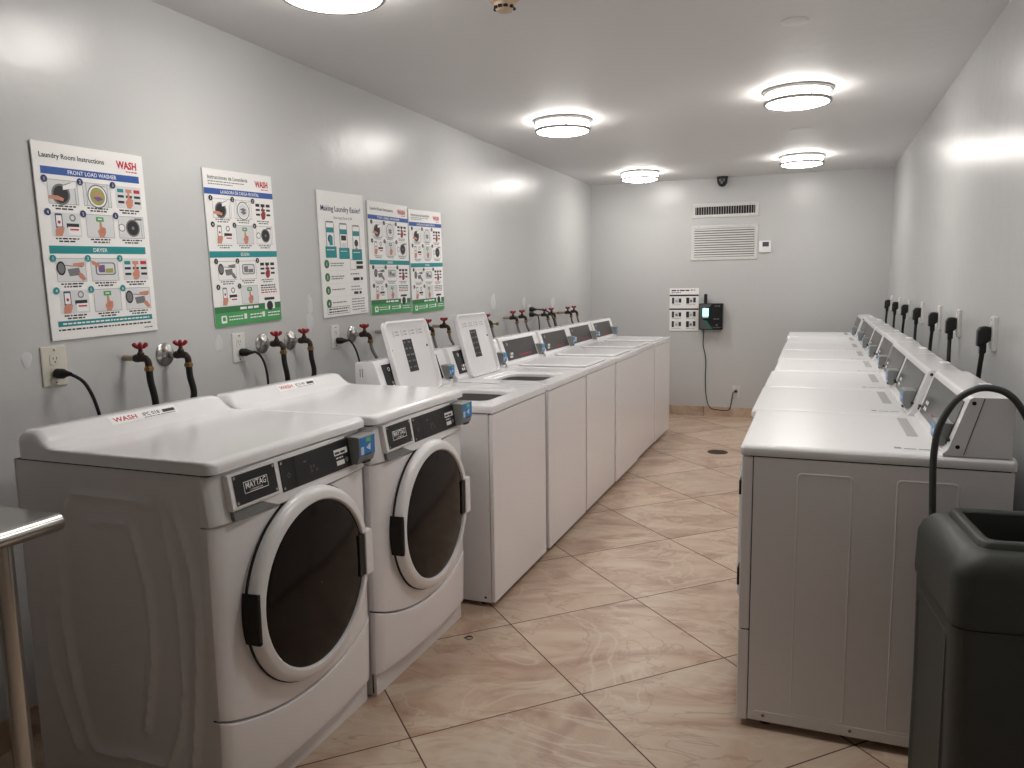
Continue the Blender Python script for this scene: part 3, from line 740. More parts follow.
fl1, FLO = make_front_loader()
fl2 = dup(fl1, (0.57 + 0.020, 2.084 + 0.345, 0), 'second front-loading washer, between the nearest one and the open-lidded top loaders')
def sticker(root, y0, y1, txt, off):
    """tag stuck on the slope of the raised ridge at the back of the top panel"""
    a = Vector((0.333, 0, 1.0028)); b = Vector((0.352, 0, 0.982))
    ev = (b - a).normalized(); n = Vector((-ev.z, 0, ev.x)); n = n if n.z > 0 else -n
    pl = Plane(Vector((a.x, y0, a.z)) + n * 0.0008 - ev * 0.004, (0, 1, 0), ev, n)
    w, h = y1 - y0, 0.030
    mb = MB(off); pl.rect(mb, 0, 0, w, h, 'print_white', 1)
    pl.text(mb, 'WASH', 0.012, .022, 0.015, 'print_red', 2, w=w * .33, bold=0.02)
    pl.text(mb, txt, w * .47, .020, 0.012, 'print_black', 2, w=w * .25, bold=0.01)
    pl.rect(mb, w * .77, .009, w * .96, .020, 'print_black', 2); pl.words(mb, w * .47, w * .95, .027, .003, 'print_grey', 2, rnd)
    mb.build('tag_sticker', root)
sticker(fl1, 0.225, 0.475, 'IPC 018', FLO)
sticker(fl2, 0.255, 0.485, 'BC1E 490', FLO)

# ------------------------------------------------------------------ top-loading washers
TW = 0.686
TOFF = (0.67, TW / 2, 0)
def make_top_loader(opened, lid_shift=0.0):
    off = TOFF
    root = thing('top_load_washer', 'x', 'washer', (0.67, TW / 2, 0), 'top-loading washers along the left wall')
    y0, y1 = 0.003, TW - 0.003
    mb = MB(off)
    mb.box(0.36, 0.980, y0 + .003, y1 - .003, 0.022, 0.840, 'enamel_side', 0.003)
    mb.box(0.36, 0.992, y0 + 0.008, y1 - 0.008, 0.834, 0.845, 'seam')
    mb.cyl((0.955, y0 - 0.0005, 0.045), (0.955, y0 + 0.002, 0.045), 0.005, 'seam', 8)
    mb.build('cabinet', root)
    for fx_, fy in ((0.42, 0.06), (0.42, TW - 0.06), (0.93, 0.06), (0.93, TW - 0.06)):
        MB(off).lathe([(0.0005, 0.0), (0.022, 0.0), (0.022, 0.008), (0.012, 0.012), (0.012, 0.03)], (fx_, fy, 0.0), (0, 0, 1), 'rubber', 12).build('foot', root)
    MB(off).box(0.9815, 1.0, y0 + .003, y1 - .003, 0.026, 0.839, 'enamel_front', 0.005, 3).build('front_panel', root)
    # top deck
    o = lambda x0, x1, a, b, r, z: [(u, v, z) for u, v in rrect(x0, x1, a, b, r, 5)]
    hx0, hx1, hy0, hy1 = (0.60, 0.895, 0.165, 0.52) if opened else (0.555, 0.935, 0.13, 0.556)
    if opened:
        L = [o(.347, 1.003, y0, y1, .006, .843), o(.346, 1.004, y0 - .001, y1 + .001, .008, .848), o(.346, 1.004, y0 - .001, y1 + .001, .008, .866), o(.349, 1.001, y0 + .002, y1 - .002, .008, .872),
             o(hx0 - .03, hx1 + .03, hy0 - .03, hy1 + .03, .06, .872), o(hx0 - .026, hx1 + .026, hy0 - .026, hy1 + .026, .06, .866), o(hx0, hx1, hy0, hy1, .07, .864), o(hx0 + .006, hx1 - .006, hy0 + .006, hy1 - .006, .07, .856), o(hx0 + .006, hx1 - .006, hy0 + .006, hy1 - .006, .07, .838)]
        MB(off).loft(L, 'enamel', False, False).build('top_deck', root, sharp=50)
        tub = MB(off)
        cx, cy = (hx0 + hx1) / 2, (hy0 + hy1) / 2
        tub.lathe([(.222, .842), (.218, .81), (.218, .40), (.20, .37), (.0005, .36)], (cx, cy, 0), (0, 0, 1), 'steel', 40)
        tub.lathe([(.05, .36), (.05, .60), (.035, .70), (.0005, .71)], (cx, cy, 0), (0, 0, 1), 'plastic_grey', 20)
        tub.build('wash_tub', root)
    else:
        L = [o(.347, 1.003, y0, y1, .006, .843), o(.346, 1.004, y0 - .001, y1 + .001, .008, .848), o(.346, 1.004, y0 - .001, y1 + .001, .008, .866), o(.349, 1.001, y0 + .002, y1 - .002, .008, .872)]
        MB(off).loft(L, 'enamel', True, True).build('top_deck', root, sharp=50)
        mb = MB(off)
        mb.loft([o(hx0 - .032, hx1 + .03, hy0 - .032, hy1 + .032, .05, .8715), o(hx0 - .032, hx1 + .03, hy0 - .032, hy1 + .032, .05, .8735)], 'seam')
        mb.loft([o(hx0 - .03, hx1 + .028, hy0 - .03, hy1 + .03, .05, .8725), o(hx0 - .03, hx1 + .028, hy0 - .03, hy1 + .03, .05, .879), o(hx0 - .024, hx1 + .022, hy0 - .024, hy1 + .024, .05, .883), o(hx0 + .0, hx1 - .0, hy0, hy1, .05, .8845)], 'enamel')
        mb.build('lid', root, sharp=50)
    # console
    prof = [(0.348, 0.871), (0.348, 1.034), (0.352, 1.040), (0.432, 1.046), (0.441, 1.041), (0.447, 1.030), (0.492, 0.897), (0.500, 0.888), (0.500, 0.871)]
    con = MB(off).prism(prof, 'y', y0 + 0.004, y1 - 0.004, 'enamel', 0.002)
    con.prism([(0.349, 0.874), (0.349, 1.032), (0.39, 1.035), (0.43, 0.874)], 'y', y0 + 0.0034, y0 + 0.005, 'enamel_side')
    for yy in (0.03, 0.34, TW - 0.03): con.cyl((0.400, yy, 1.042), (0.400, yy, 1.0455), 0.0045, 'seam', 8)
    for k in range(2): con.box(0.372 + 0.012 * k, 0.376 + 0.012 * k, y0 + 0.0028, y0 + 0.0036, 0.975, 1.012, 'print_grey')
    con.build('console', root)
    a = Vector((0.4475, 0, 1.0285)); b = Vector((0.4918, 0, 0.8975))
    ev = (b - a).normalized(); n = Vector((-ev.z, 0, ev.x)); n = n if n.x > 0 else -n
    pl = Plane(Vector((a.x, 0.055, a.z)) + n * 0.0006, (0, 1, 0), ev, n)
    pw, ph = 0.535, 0.130
    cp = MB(off)
    ma = 'black_gloss' if opened else 'charcoal'
    vs = []
    cp.add([pl.p(0, .004, 0), pl.p(pw, .004, 0), pl.p(pw, ph, 0), pl.p(0, ph, 0), pl.p(0, .004, 8), pl.p(pw, .004, 8), pl.p(pw, ph, 8), pl.p(0, ph, 8)], [[4, 5, 6, 7], [0, 1, 5, 4], [1, 2, 6, 5], [2, 3, 7, 6], [3, 0, 4, 7]], ma)
    pl.ring(cp, .05, .028, .006, .009, 'print_white', 10, 10)
    for r in range(2):
        for c in range(3): pl.rect(cp, .045 + .022 * c, .084 + .018 * r, .061 + .022 * c, .098 + .018 * r, 'print_white' if (r + c) % 3 else 'print_grey', 10)
    pl.words(cp, .125, .145, .116, .006, 'print_grey', 10, rnd)
    if not opened:
        pl.rect(cp, .20, .106, .43, .113, 'print_redd', 10); pl.words(cp, .2, .43, .111, .0045, 'print_red', 11, rnd)
    cp.build('control_panel', root)
    make_reader(root, 0.455, 0.604, 0.664, 0.900, 0.970, 0.062, off)
    if opened:
        # the lid, swung up and leaning on the console
        lid_y = 0.33 + lid_shift
        base = Vector((0.522, lid_y, 0.8745)); tipv = Vector((0.432, lid_y, 1.213))
        up = (tipv - base).normalized(); hl = (tipv - base).length; nrm = Vector((up.z, 0, -up.x))
        hw = 0.205
        def lp(u, v, d): return base + Vector((0, u, 0)) + up * v + nrm * d
        def loop(u0, u1, v0, v1, r, d): return [lp(u, v, d) for u, v in rrect(u0, u1, v0, v1, r, 6)]
        mb = MB(off)
        mb.loft([loop(-hw + .006, hw - .006, .002, hl - .006, .03, -.026), loop(-hw, hw, 0, hl, .035, -.022), loop(-hw, hw, 0, hl, .035, -.003), loop(-hw + .004, hw - .004, .003, hl - .004, .033, 0.0),
                 loop(-hw + .012, hw - .012, .006, hl - .012, .028, 0.0), loop(-hw + .018, hw - .018, .010, hl - .036, .024, -.017)], 'enamel')
        ld = mb.build('lid', root, sharp=50)
        pr = Plane(lp(-hw, hl, -.0166), (0, 1, 0), -up, nrm)
        mb = MB(off)
        for r in range(2):
            for c in range(4):
                pr.ring(mb, .085 + .075 * c, .052 + .014 * r, .005, .0085, 'label_grey', 1, 6); pr.rect(mb, .1 + .075 * c, .048 + .014 * r, .135 + .075 * c, .055 + .014 * r, 'label_grey', 1)
        mb.build('embossed_text', ld)
        mb = MB(off)
        pr.rect(mb, .150, .090, .236, .245, 'black_satin', 1)
        for r in range(5):
            for c in range(2): pr.words(mb, .156 + .04 * c, .186 + .04 * c,   .108 + .030 * r, .008, 'print_grey', 2, rnd)
        mb.build('warning_label', ld)
        for s in (-1, 1): MB(off).lathe([(.0005, .003), (.005, .003), (.006, 0)], lp(s * (hw - .035), hl * .62, -.0168), nrm, 'rubber', 10).build('bumper', ld)
    return root
ys_t = [2.878, 3.596, 4.305, 5.012, 5.706, 6.393]
labs = ['open-lidded top-loading washer standing next to the front-loading washers',
        'open-lidded top-loading washer farther from the front-loading washers',
        'closed top-loading washer right beside the two open-lidded ones',
        'fourth top-loading washer from the front, closed, counting the open ones',
        'fifth top-loading washer from the front, next to the last one',
        'last top-loading washer in the row, nearest the back wall']
g = 'top-loading washers along the left wall'
tl = make_top_loader(True, -0.005); tl.location = (0.67, ys_t[0] + TW / 2, 0); tl['label'] = labs[0]
t2 = make_top_loader(True, 0.025); t2.location = (0.672, ys_t[1] + TW / 2, 0); t2['label'] = labs[1]
tc = make_top_loader(False); tc.location = (0.67, ys_t[2] + TW / 2, 0); tc['label'] = labs[2]
for i in (3, 4, 5):
    dup(tc, (0.67 + (0, 0, 0, 0.004, -0.006, 0)[i], ys_t[i] + TW / 2, 0), labs[i], g)

# ------------------------------------------------------------------ dryers along the right wall
DW = 0.6725
DOFF = (2.385, DW / 2, 0)
def make_dryer():
    off = DOFF
    root = thing('clothes_dryer', 'x', 'dryer', DOFF, 'dryers along the right wall')
    y0, y1 = 0.003, DW - 0.003
    zt = 0.890
    mb = MB(off)
    mb.box(2.070, 2.732, y0, y1, 0.026, 0.8525, 'enamel_side', 0.002)
    for yy, s in ((y0, -1), (y1, 1)):        # two tall stamped outlines on each side
        for xa, xb in ((2.191, 2.342), (2.452, 2.607)):
            d = 0.0009
            lo = [[(u, yy, v) for u, v in rrect(xa, xb, .062, .814, .012, 3)], [(u, yy + s * d, v) for u, v in rrect(xa + .002, xb - .002, .064, .812, .012, 3)],
                  [(u, yy + s * d, v) for u, v in rrect(xa + .004, xb - .004, .066, .810, .011, 3)], [(u, yy + s * .0002, v) for u, v in rrect(xa + .006, xb - .006, .068, .808, .010, 3)]]
            mb.loft(lo, 'enamel_side', False, True)
        lo = [[(u, yy + s * .0002, v) for u, v in rrect(2.085, 2.72, .031, .060, .012, 3)], [(u, yy + s * .0014, v) for u, v in rrect(2.087, 2.718, .033, .058, .012, 3)], [(u, yy + s * .0014, v) for u, v in rrect(2.089, 2.716, .035, .056, .011, 3)]]
        mb.loft(lo, 'enamel_side', False, True)
        for xx in (2.115, 2.36, 2.62): mb.cyl((xx, yy, 0.046), (xx, yy + s * .003, 0.046), 0.005, 'print_grey', 8)
    mb.build('cabinet', root, sharp=15)
    MB(off).box(2.060, 2.725, y0 + .006, y1 - .006, 0.850, 0.858, 'seam').build('top_seam', root)
    for fx_, fy in ((2.12, 0.06), (2.12, DW - 0.06), (2.66, 0.06), (2.66, DW - 0.06)):
        MB(off).lathe([(0.0005, 0.0), (0.024, 0.0), (0.024, 0.008), (0.012, 0.012), (0.012, 0.03)], (fx_, fy, 0.0), (0, 0, 1), 'rubber', 12).build('foot', root)
    # front: upper panel with the door, toe panel
    MB(off).box(2.036, 2.0675, y0, y1, 0.3165, 0.8525, 'enamel_front', 0.004, 3).build('front_panel', root)
    MB(off).box(2.036, 2.0675, y0, y1, 0.022, 0.3135, 'enamel_front', 0.004, 3).build('toe_panel', root)
    MB(off).box(2.045, 2.072, y0 + .004, y1 - .004, 0.030, 0.840, 'seam').build('panel_gap', root)
    o = lambda x, a, b, c, d, r: [(x, u, v) for u, v in rrect(a, b, c, d, r, 5)]
    dm = MB(off); dm.loft([o(2.036, .09, .58, .375, .80, .03), o(2.027, .09, .58, .375, .80, .03), o(2.022, .096, .574, .381, .794, .028), o(2.022, .13, .54, .415, .76, .02), o(2.026, .14, .53, .425, .75, .02)], 'enamel')
    door = dm.build('door', root)
    MB(off).box(2.016, 2.026, .535, .562, .53, .65, 'plastic_white', .004).build('door_handle', door)
    for zz in ((.733, .778), (.450, .506)):
        MB(off).box(2.0285, 2.040, .010, .055, zz[0], zz[1], 'black_satin', .002).build('hinge', root)
    # top panel
    t = lambda x0, x1, a, b, r, z: [(u, v, z) for u, v in rrect(x0, x1, a, b, r, 5)]
    tp = MB(off).loft([t(2.034, 2.737, y0 + .001, y1 - .001, .008, .8565), t(2.030, 2.738, y0 - .001, y1 + .001, .012, .861), t(2.030, 2.738, y0 - .001, y1 + .001, .012, .876), t(2.031, 2.7375, y0 + .001, y1 - .001, .012, .880), t(2.0335, 2.736, y0 + .0045, y1 - .0045, .013, .8855), t(2.038, 2.733, y0 + .010, y1 - .010, .014, .8888), t(2.046, 2.729, y0 + .018, y1 - .018, .014, zt)], 'enamel_matte')
    tp.build('top_panel', root, sharp=50)
    mb = MB(off)
    pl = Plane((2.56, .0, zt + .0003), (0, -1, 0), (-1, 0, 0), (0, 0, 1))
    mb.box(2.500, 2.530, .27, .60, zt + .0002, zt + .0010, 'label_grey')
    mb.build('top_label', root)
    mb = MB(off); pl = Plane((2.448, .078, zt + .0005), (1, 0, 0), (0, -1, 0), (0, 0, 1))
    for k in range(2): pl.words(mb, 0, .022 if k == 0 else .09, .013 * k, .008, 'print_grey', 1, rnd)
    mb.build('fine_print', root)
    # console, face sloping towards the aisle
    prof = [(2.724, zt - .001), (2.724, 1.046), (2.718, 1.052), (2.626, 1.052), (2.618, 1.047), (2.6135, 1.036), (2.573, .909), (2.566, .900), (2.560, .895), (2.560, zt - .001)]
    con = MB(off).prism(prof, 'y', y0 + .004, y1 - .004, 'enamel', .002)
    for yy, s in ((y0 + .004, -1), (y1 - .004, 1)):
        con.prism([(2.6095, zt + .004), (2.6515, 1.050), (2.6533, 1.050), (2.6113, zt + .004)], 'y', yy, yy + s * .0006, 'seam')
        for a, b in ((2.628, 1.036), (2.595, .915)): con.cyl((a, yy, b), (a, yy + s * .002, b), .0055, 'seam', 10)
    for yy in (.028, DW - .028):
        con.cyl((2.570, yy, .930), (2.5785, yy, .930), .005, 'seam', 8)
    con.box(2.690, 2.722, .25, .33, 1.0515, 1.0528, 'print_pale')
    con.build('console', root)
    a = Vector((2.6128, 0, 1.034)); b = Vector((2.5738, 0, .9115))
    ev = (b - a).normalized(); n = Vector((ev.z, 0, -ev.x)); n = n if n.x < 0 else -n
    pl = Plane(Vector((a.x, DW - .048, a.z)) + n * .0006, (0, -1, 0), ev, n)
    cp = MB(off); pw, ph = DW - .096, .1275
    cp.add([pl.p(0, 0, 0), pl.p(pw, 0, 0), pl.p(pw, ph, 0), pl.p(0, ph, 0), pl.p(0, 0, 8), pl.p(pw, 0, 8), pl.p(pw, ph, 8), pl.p(0, ph, 8)], [[4, 5, 6, 7], [0, 1, 5, 4], [1, 2, 6, 5], [2, 3, 7, 6], [3, 0, 4, 7]], 'panel_grey')
    pl.poly(cp, [(.06, .02), (.085, .03), (.06, .04)], 'print_grey', 10)
    for r in range(2):
        for c in range(2): pl.rect(cp, .05 + .03 * c, .078 + .02 * r, .07 + .03 * c, .09 + .02 * r, 'print_white', 10)
    pl.rect(cp, .22, .098, .36, .106, 'print_redd', 10)
    cp.build('control_panel', root)
    make_reader(root, 2.588, .062, .160, .905, .970, -.040, off)
    return root
yd0 = 2.3336
dl = ['clothes dryer at the near end of the right row, partly behind the trash can',
      'second dryer from the near end of the right-hand row',
      'third dryer from the near end of the right-hand row',
      'fourth dryer from the near end of the right-hand row',
      'fifth dryer from the near end of the right-hand row',
      'third dryer from the back wall in the right-hand row',
      'second dryer from the back wall in the right-hand row',
      'last dryer of the right-hand row, nearest the back wall']
dxs = [0.0, -0.018, -0.015, -0.004, -0.010, -0.012, -0.008, -0.025]
d0 = make_dryer(); d0.location = (DOFF[0], yd0 + DW / 2, 0); d0['label'] = dl[0]
for i in range(1, 8):
    dup(d0, (DOFF[0] + dxs[i], yd0 + DW * i + DW / 2, 0), dl[i], 'dryers along the right wall')

# ------------------------------------------------------------------ wall outlets, plugs and cords
def outlet(name_y, z, label, axis, m='outlet_w', w=0.074, h=0.122, dep=0.0):
    """axis: '+x' left wall, '-x' right wall, '-y' back wall; name_y is the coordinate along the wall"""
    if axis == '+x': o, eu, n = Vector((0, name_y, z)), Vector((0, 1, 0)), Vector((1, 0, 0))
    elif axis == '-x': o, eu, n = Vector((W, name_y, z)), Vector((0, -1, 0)), Vector((-1, 0, 0))
    else: o, eu, n = Vector((name_y, D, z)), Vector((1, 0, 0)), Vector((0, -1, 0))
    ez = Vector((0, 0, 1))
    t = thing('wall_outlet', label, 'outlet', o, 'electrical outlets on the walls')
    P = lambda u, v, d: o + eu * u + ez * v + n * (d + dep if d > .001 else d)
    lo = lambda a, b, r, d, cv=0: [P(u, v, d) for u, v in rrect(-a, a, cv - b, cv + b, r, 3)]
    mb = MB(o); mb.loft([lo(w / 2, h / 2, .004, .0003), lo(w / 2, h / 2, .004, .004), lo(w / 2 - .004, h / 2 - .004, .004, .007)], m)
    for v in (h / 2 - .012, -h / 2 + .012): mb.lathe([(.0035, .0), (.0035, .0012), (.0003, .0012)], P(0, v, .007), n, 'chrome', 8)
    mb.build('cover_plate', t)
    for v in (.021, -.021):
        mb = MB(o); mb.loft([lo(.017, .0165, .008, .006, v), lo(.017, .0165, .008, .0085, v)], m)
        for s in (-1, 1): mb.loft([[P(s * .006 + a, v + .004 + b, .0086) for a, b in rrect(-.001, .001, -.004, .004, .0005, 1)], [P(s * .006 + a, v + .004 + b, .0090) for a, b in rrect(-.001, .001, -.004, .004, .0005, 1)]], 'seam')
        mb.lathe([(.0025, .0086), (.0025, .009), (.0002, .009)], P(0, v - .007, 0), n, 'seam', 8)
        mb.build('socket', t)
    return t
outlet(1.718, 1.136, 'ivory outlet below the first poster, behind the nearest washer', '+x', 'outlet', .086, .126)
outlet(2.556, 1.127, 'white outlet below the second poster, beside the chrome flanges', '+x')
outlet(3.252, 1.125, 'white outlet below the phone-picture poster', '+x', w=.068, h=.116)
outlet(6.06, 1.140, 'small white outlet holding two plugs in the far stretch of faucets', '+x', w=.074, h=.12)
outlet(1.512, 0.262, 'low white outlet on the back wall below the payment kiosk', '-y', w=.07, h=.115)

def cord(name, label, path, plug_at, plug_dir, r=0.0045, m='rubber', plug=(0.016, 0.028), n=8, group='power cords'):
    """cord with a moulded plug"""
    o = Vector(plug_at)
    t = thing(name, label, 'power cord', o, group)
    mb = MB(o); d = Vector(plug_dir).normalized()
    mb.lathe([(.0005, 0), (plug[0] * .8, 0), (plug[0], .004), (plug[0], plug[1]), (plug[0] * .75, plug[1] + .008), (r * 1.4, plug[1] + .022), (r, plug[1] + .03)], o, d, 'rubber', 12)
    mb.build('plug', t)
    MB(o).tube(spline(path, n), r, m, 8).build('cable', t)
    return t
cord('power_cord', 'black cord from the ivory outlet to behind the nearest washer', [(.040, 1.722, 1.110), (.060, 1.735, 1.107), (.075, 1.765, 1.075), (.085, 1.79, 1.0), (.09, 1.80, .90), (.10, 1.80, .6), (.22, 1.80, .4)], (.008, 1.718, 1.113), (1, .1, 0), .0055)
cord('power_cord', 'black cord from the outlet beside the chrome flanges', [(.040, 2.575, 1.106), (.055, 2.60, 1.104), (.062, 2.63, 1.07), (.064, 2.65, 1.0), (.07, 2.65, .85), (.09, 2.66, .5), (.23, 2.66, .4)], (.008, 2.558, 1.107), (1, .3, 0), .005)
cord('power_cord', 'black cord from the outlet below the phone-picture poster', [(.040, 3.27, 1.104), (.058, 3.30, 1.10), (.07, 3.33, 1.05), (.08, 3.345, .98), (.10, 3.35, .85), (.12, 3.35, .5), (.34, 3.35, .4)], (.008, 3.254, 1.105), (1, .3, 0), .005)
cord('power_cord', 'upper of the two black cords at the far left-wall outlet', [(.045, 6.07, 1.160), (.09, 6.11, 1.158), (.145, 6.17, 1.13), (.158, 6.26, 1.05), (.16, 6.31, .9), (.17, 6.32, .5), (.345, 6.32, .4)], (.008, 6.06, 1.161), (1, .2, 0), .006, plug=(.02, .03))
cord('power_cord', 'lower of the two black cords at the far left-wall outlet', [(.045, 6.07, 1.118), (.06, 6.10, 1.115), (.065, 6.13, 1.08), (.07, 6.14, .95), (.10, 6.14, .6), (.34, 6.14, .4)], (.008, 6.06, 1.119), (1, .2, 0), .005, plug=(.02, .03))

ry = [3.36, 4.122, 4.722, 5.447, 6.158, 6.869, 7.586]
ordn = ['nearest', 'second nearest', 'third nearest', 'fourth nearest', 'third farthest', 'second farthest', 'farthest']
for i, y in enumerate(ry):
    outlet(y - .004, 1.158, '%s outlet in the row on the right wall above the dryers' % ordn[i], '-x', w=.07, h=.13, dep=.008)
    o = Vector((W - .017, y, 1.152))
    t = thing('dryer_cord', '%s thick black dryer cord hanging from the right-wall outlets' % ordn[i], 'power cord', o, 'dryer cords on the right wall')
    mb = MB(o)
    L = lambda x, a, b0, b1, r: [(x, u, v) for u, v in rrect(y - a, y + a, b0, b1, r, 3)]
    mb.loft([L(W - .0175, .022, 1.132, 1.184, .01), L(W - .034, .024, 1.118, 1.188, .012), L(W - .052, .023, 1.108, 1.184, .012), L(W - .060, .017, 1.112, 1.172, .01)], 'rubber')
    mb.loft([L(W - .028, .010, 1.085, 1.122, .006), L(W - .050, .011, 1.083, 1.122, .006)], 'rubber')
    mb.build('plug', t)
    jit = (.012, -.02, .006, -.012, .01, -.01, .004)[i]
    MB(o).tube(spline([(W - .040, y, 1.11), (W - .040, y, 1.08), (W - .043, y + jit, 1.02), (W - .045, y + jit * 2, .93), (W - .05, y + jit * 2, .8), (W - .05, y, .55), (W - .10, y, .45)], 6), [.0105] * 6 + [.0088] * 31, 'rubber', 10).build('cable', t)
# loose heavy cable looped over the near end of the first dryer
o = Vector((2.53, 2.27, 0.0))
pts = [(2.80, 2.292, .012), (2.70, 2.285, .012), (2.60, 2.272, .02), (2.548, 2.266, .10), (2.536, 2.266, .40), (2.535, 2.270, .70), (2.532, 2.276, .82), (2.531, 2.280, .90), (2.540, 2.284, .975), (2.572, 2.288, 1.043), (2.612, 2.292, 1.076), (2.650, 2.298, 1.084), (2.695, 2.305, 1.070), (2.732, 2.318, 1.028), (2.768, 2.34, .95), (2.79, 2.37, .80), (2.795, 2.42, .6), (2.795, 2.45, .3)]
c = MB(o).tube(spline(pts, 8), .0090, 'cord_grey', 12).build('loose_cable', None, loc=o)
tag(c, 'thick grey cable arching over the end of the nearest dryer behind the trash can', 'cable')

# ------------------------------------------------------------------ faucets and hoses on the left wall
def make_faucet(flange, zr=1.128):
    """proto at y=0"""
    o = (0, 0, zr)
    t = thing('water_faucet', 'x', 'faucet', o, 'washer faucets on the left wall')
    mb = MB(o)
    if flange:
        f = MB(o); f.lathe([(.043, .0005), (.043, .003), (.038, .008), (.022, .012), (.012, .018), (.011, .026)], (0, 0, zr), (1, 0, 0), 'chrome', 28, cap0=True)
        f.build('flange', t)
    mb.cyl((0, 0, zr), (.062, 0, zr), .0105, 'chrome' if flange else 'copper', 12)
    mb.build('supply_pipe', t)
    mb = MB(o)
    mb.lathe([(.010, .050), (.014, .053), (.014, .068), (.012, .072), (.0125, .100), (.010, .104), (.0005, .105)], (0, 0, zr), (1, 0, 0), 'bronze', 8, cap0=True)
    mb.lathe([(.012, 0), (.012, .014), (.008, .018), (.005, .034)], (.078, 0, zr + .004), (0, 0, 1), 'bronze', 10, cap1=True)
    mb.tube(spline([(.090, 0, zr), (.102, 0, zr - .003), (.109, 0, zr - .012), (.111, 0, zr - .026)], 5), .0115, 'bronze', 10)
    mb.build('valve_body', t)
    mb = MB(o); mb.lathe([(.0150, 0), (.0150, .012), (.012, .014), (.012, .018)], (.111, 0, zr - .042), (0, 0, 1), 'brass', 8, True, True)
    mb.build('coupling', t)
    mb = MB(o); hz = zr + .036
    mb.lathe([(.009, -.004), (.011, .0), (.009, .006), (.0005, .007)], (.078, 0, hz), (0, 0, 1), 'red_handle', 12)
    for k in range(4):
        a = PI / 4 + k * PI / 2
        ca, sa = math.cos(a), math.sin(a)
        mb.tube([(.078 + ca * .003, sa * .003, hz), (.078 + ca * .011, sa * .011, hz + .003), (.078 + ca * .018, sa * .018, hz + .011), (.078 + ca * .021, sa * .021, hz + .017)], [.005, .006, .008, .005], 'red_handle', 8)
    mb.build('handle', t)
    return t
fa = make_faucet(False); fb = make_faucet(True)
fau = [(1.985, 1.137, False, 'brass faucet on bare copper pipe behind the nearest washer, red cross handle', 'black water hose below the nearest faucet on bare pipe', True),
       (2.165, 1.133, True, 'leftmost faucet with a round chrome flange, behind the nearest washer', 'black water hose below the leftmost chrome-flanged faucet', True),
       (2.705, 1.132, True, 'chrome-flanged faucet right beside the second outlet, large flange', 'black water hose beside the second outlet cord', True),
       (2.897, 1.132, True, 'chrome-flanged faucet left of the phone-picture poster, second past the outlet', 'black water hose second past the second outlet cord', True),
       (3.402, 1.126, True, 'chrome-flanged faucet just right of the outlet below the phone-picture poster', 'braided hose behind the first top loader, left of its lid', False),
       (3.640, 1.126, False, 'faucet half hidden behind the first raised washer lid', 'braided hose hidden behind the first raised washer lid', False),
       (4.100, 1.118, False, 'left faucet of the pair between the two raised washer lids', 'left braided hose between the two raised washer lids', False),
       (4.318, 1.118, False, 'right faucet of the pair between the two raised washer lids', 'right braided hose between the two raised washer lids', False),
       (5.000, 1.112, False, 'single faucet just right of the second raised washer lid', 'braided hose just right of the second raised lid', False),
       (5.500, 1.116, False, 'left faucet of the pair behind the fourth top loader', 'left braided hose behind the fourth top loader', False),
       (5.696, 1.116, False, 'right faucet of the pair behind the fourth top loader, left of the plugs', 'right braided hose behind the fourth top loader', False),
       (6.235, 1.108, False, 'left faucet of the pair right of the two plugged black cords', 'left braided hose right of the two plugged cords', False),
       (6.425, 1.108, False, 'right faucet of the pair right of the two plugged black cords', 'right braided hose right of the two plugged cords', False),
       (6.910, 1.102, False, 'second farthest faucet on the left wall', 'second farthest braided hose on the left wall', False),
       (7.105, 1.104, False, 'farthest faucet on the left wall, nearest the back corner', 'farthest braided hose, nearest the back corner', False)]
ua = ub = 0
for i, (y, zr, flg, lab, hlab, black) in enumerate(fau):
    p = fb if flg else fa
    first = (ub == 0) if flg else (ua == 0)
    loc = (0, y, zr)
    if first:
        f = p; f.location = loc; f['label'] = lab
    else:
        f = dup(p, loc, lab)
    if flg: ub += 1
    else: ua += 1
    o = Vector((.111, y, zr - .04))
    if black:
        path = [(.111, y, zr - .040), (.112, y + .002, zr - .08), (.117, y + .010, zr - .14), (.118, y + .012 - .02 * (i % 2), zr - .22), (.13, y, zr - .4), (.15, y, zr - .6), (.243, y, zr - .66)]
        r, mm = .0115, 'rubber'
    else:
        k = rnd.uniform(-.02, .02)
        path = [(.111, y, zr - .040), (.118, y + .006, zr - .08), (.140, y + .018 + k, zr - .14), (.150, y + .022 + k, zr - .20), (.17, y + .01, zr - .35), (.22, min(y, 7.02), zr - .55), (.352, min(y, 7.02), zr - .60)]
        r, mm = .009, 'braid'
    h = MB(o).tube(spline(path, 6), r, mm, 10).build('water_hose', None, loc=o)
    tag(h, hlab, 'hose', 'washer hoses')
# capped pipe stubs
for y, z, lab in ((5.235, 1.085, 'thin capped copper stub right of the single faucet on the left wall'), (6.685, 1.108, 'small round brass pipe stub with escutcheon left of the last two faucets')):
    o = Vector((0, y, z)); t = thing('pipe_stub', lab, 'pipe', o)
    MB(o).cyl((-.002, y, z), (.05, y, z), .008, 'copper', 10).lathe([(.010, .05), (.012, .053), (.012, .066), (.0005, .067)], o, (1, 0, 0), 'brass', 10).build('pipe', t)
    MB(o).lathe([(.026, .0005), (.026, .003), (.012, .008)], o, (1, 0, 0), 'chrome', 16, cap0=True).build('flange', t)
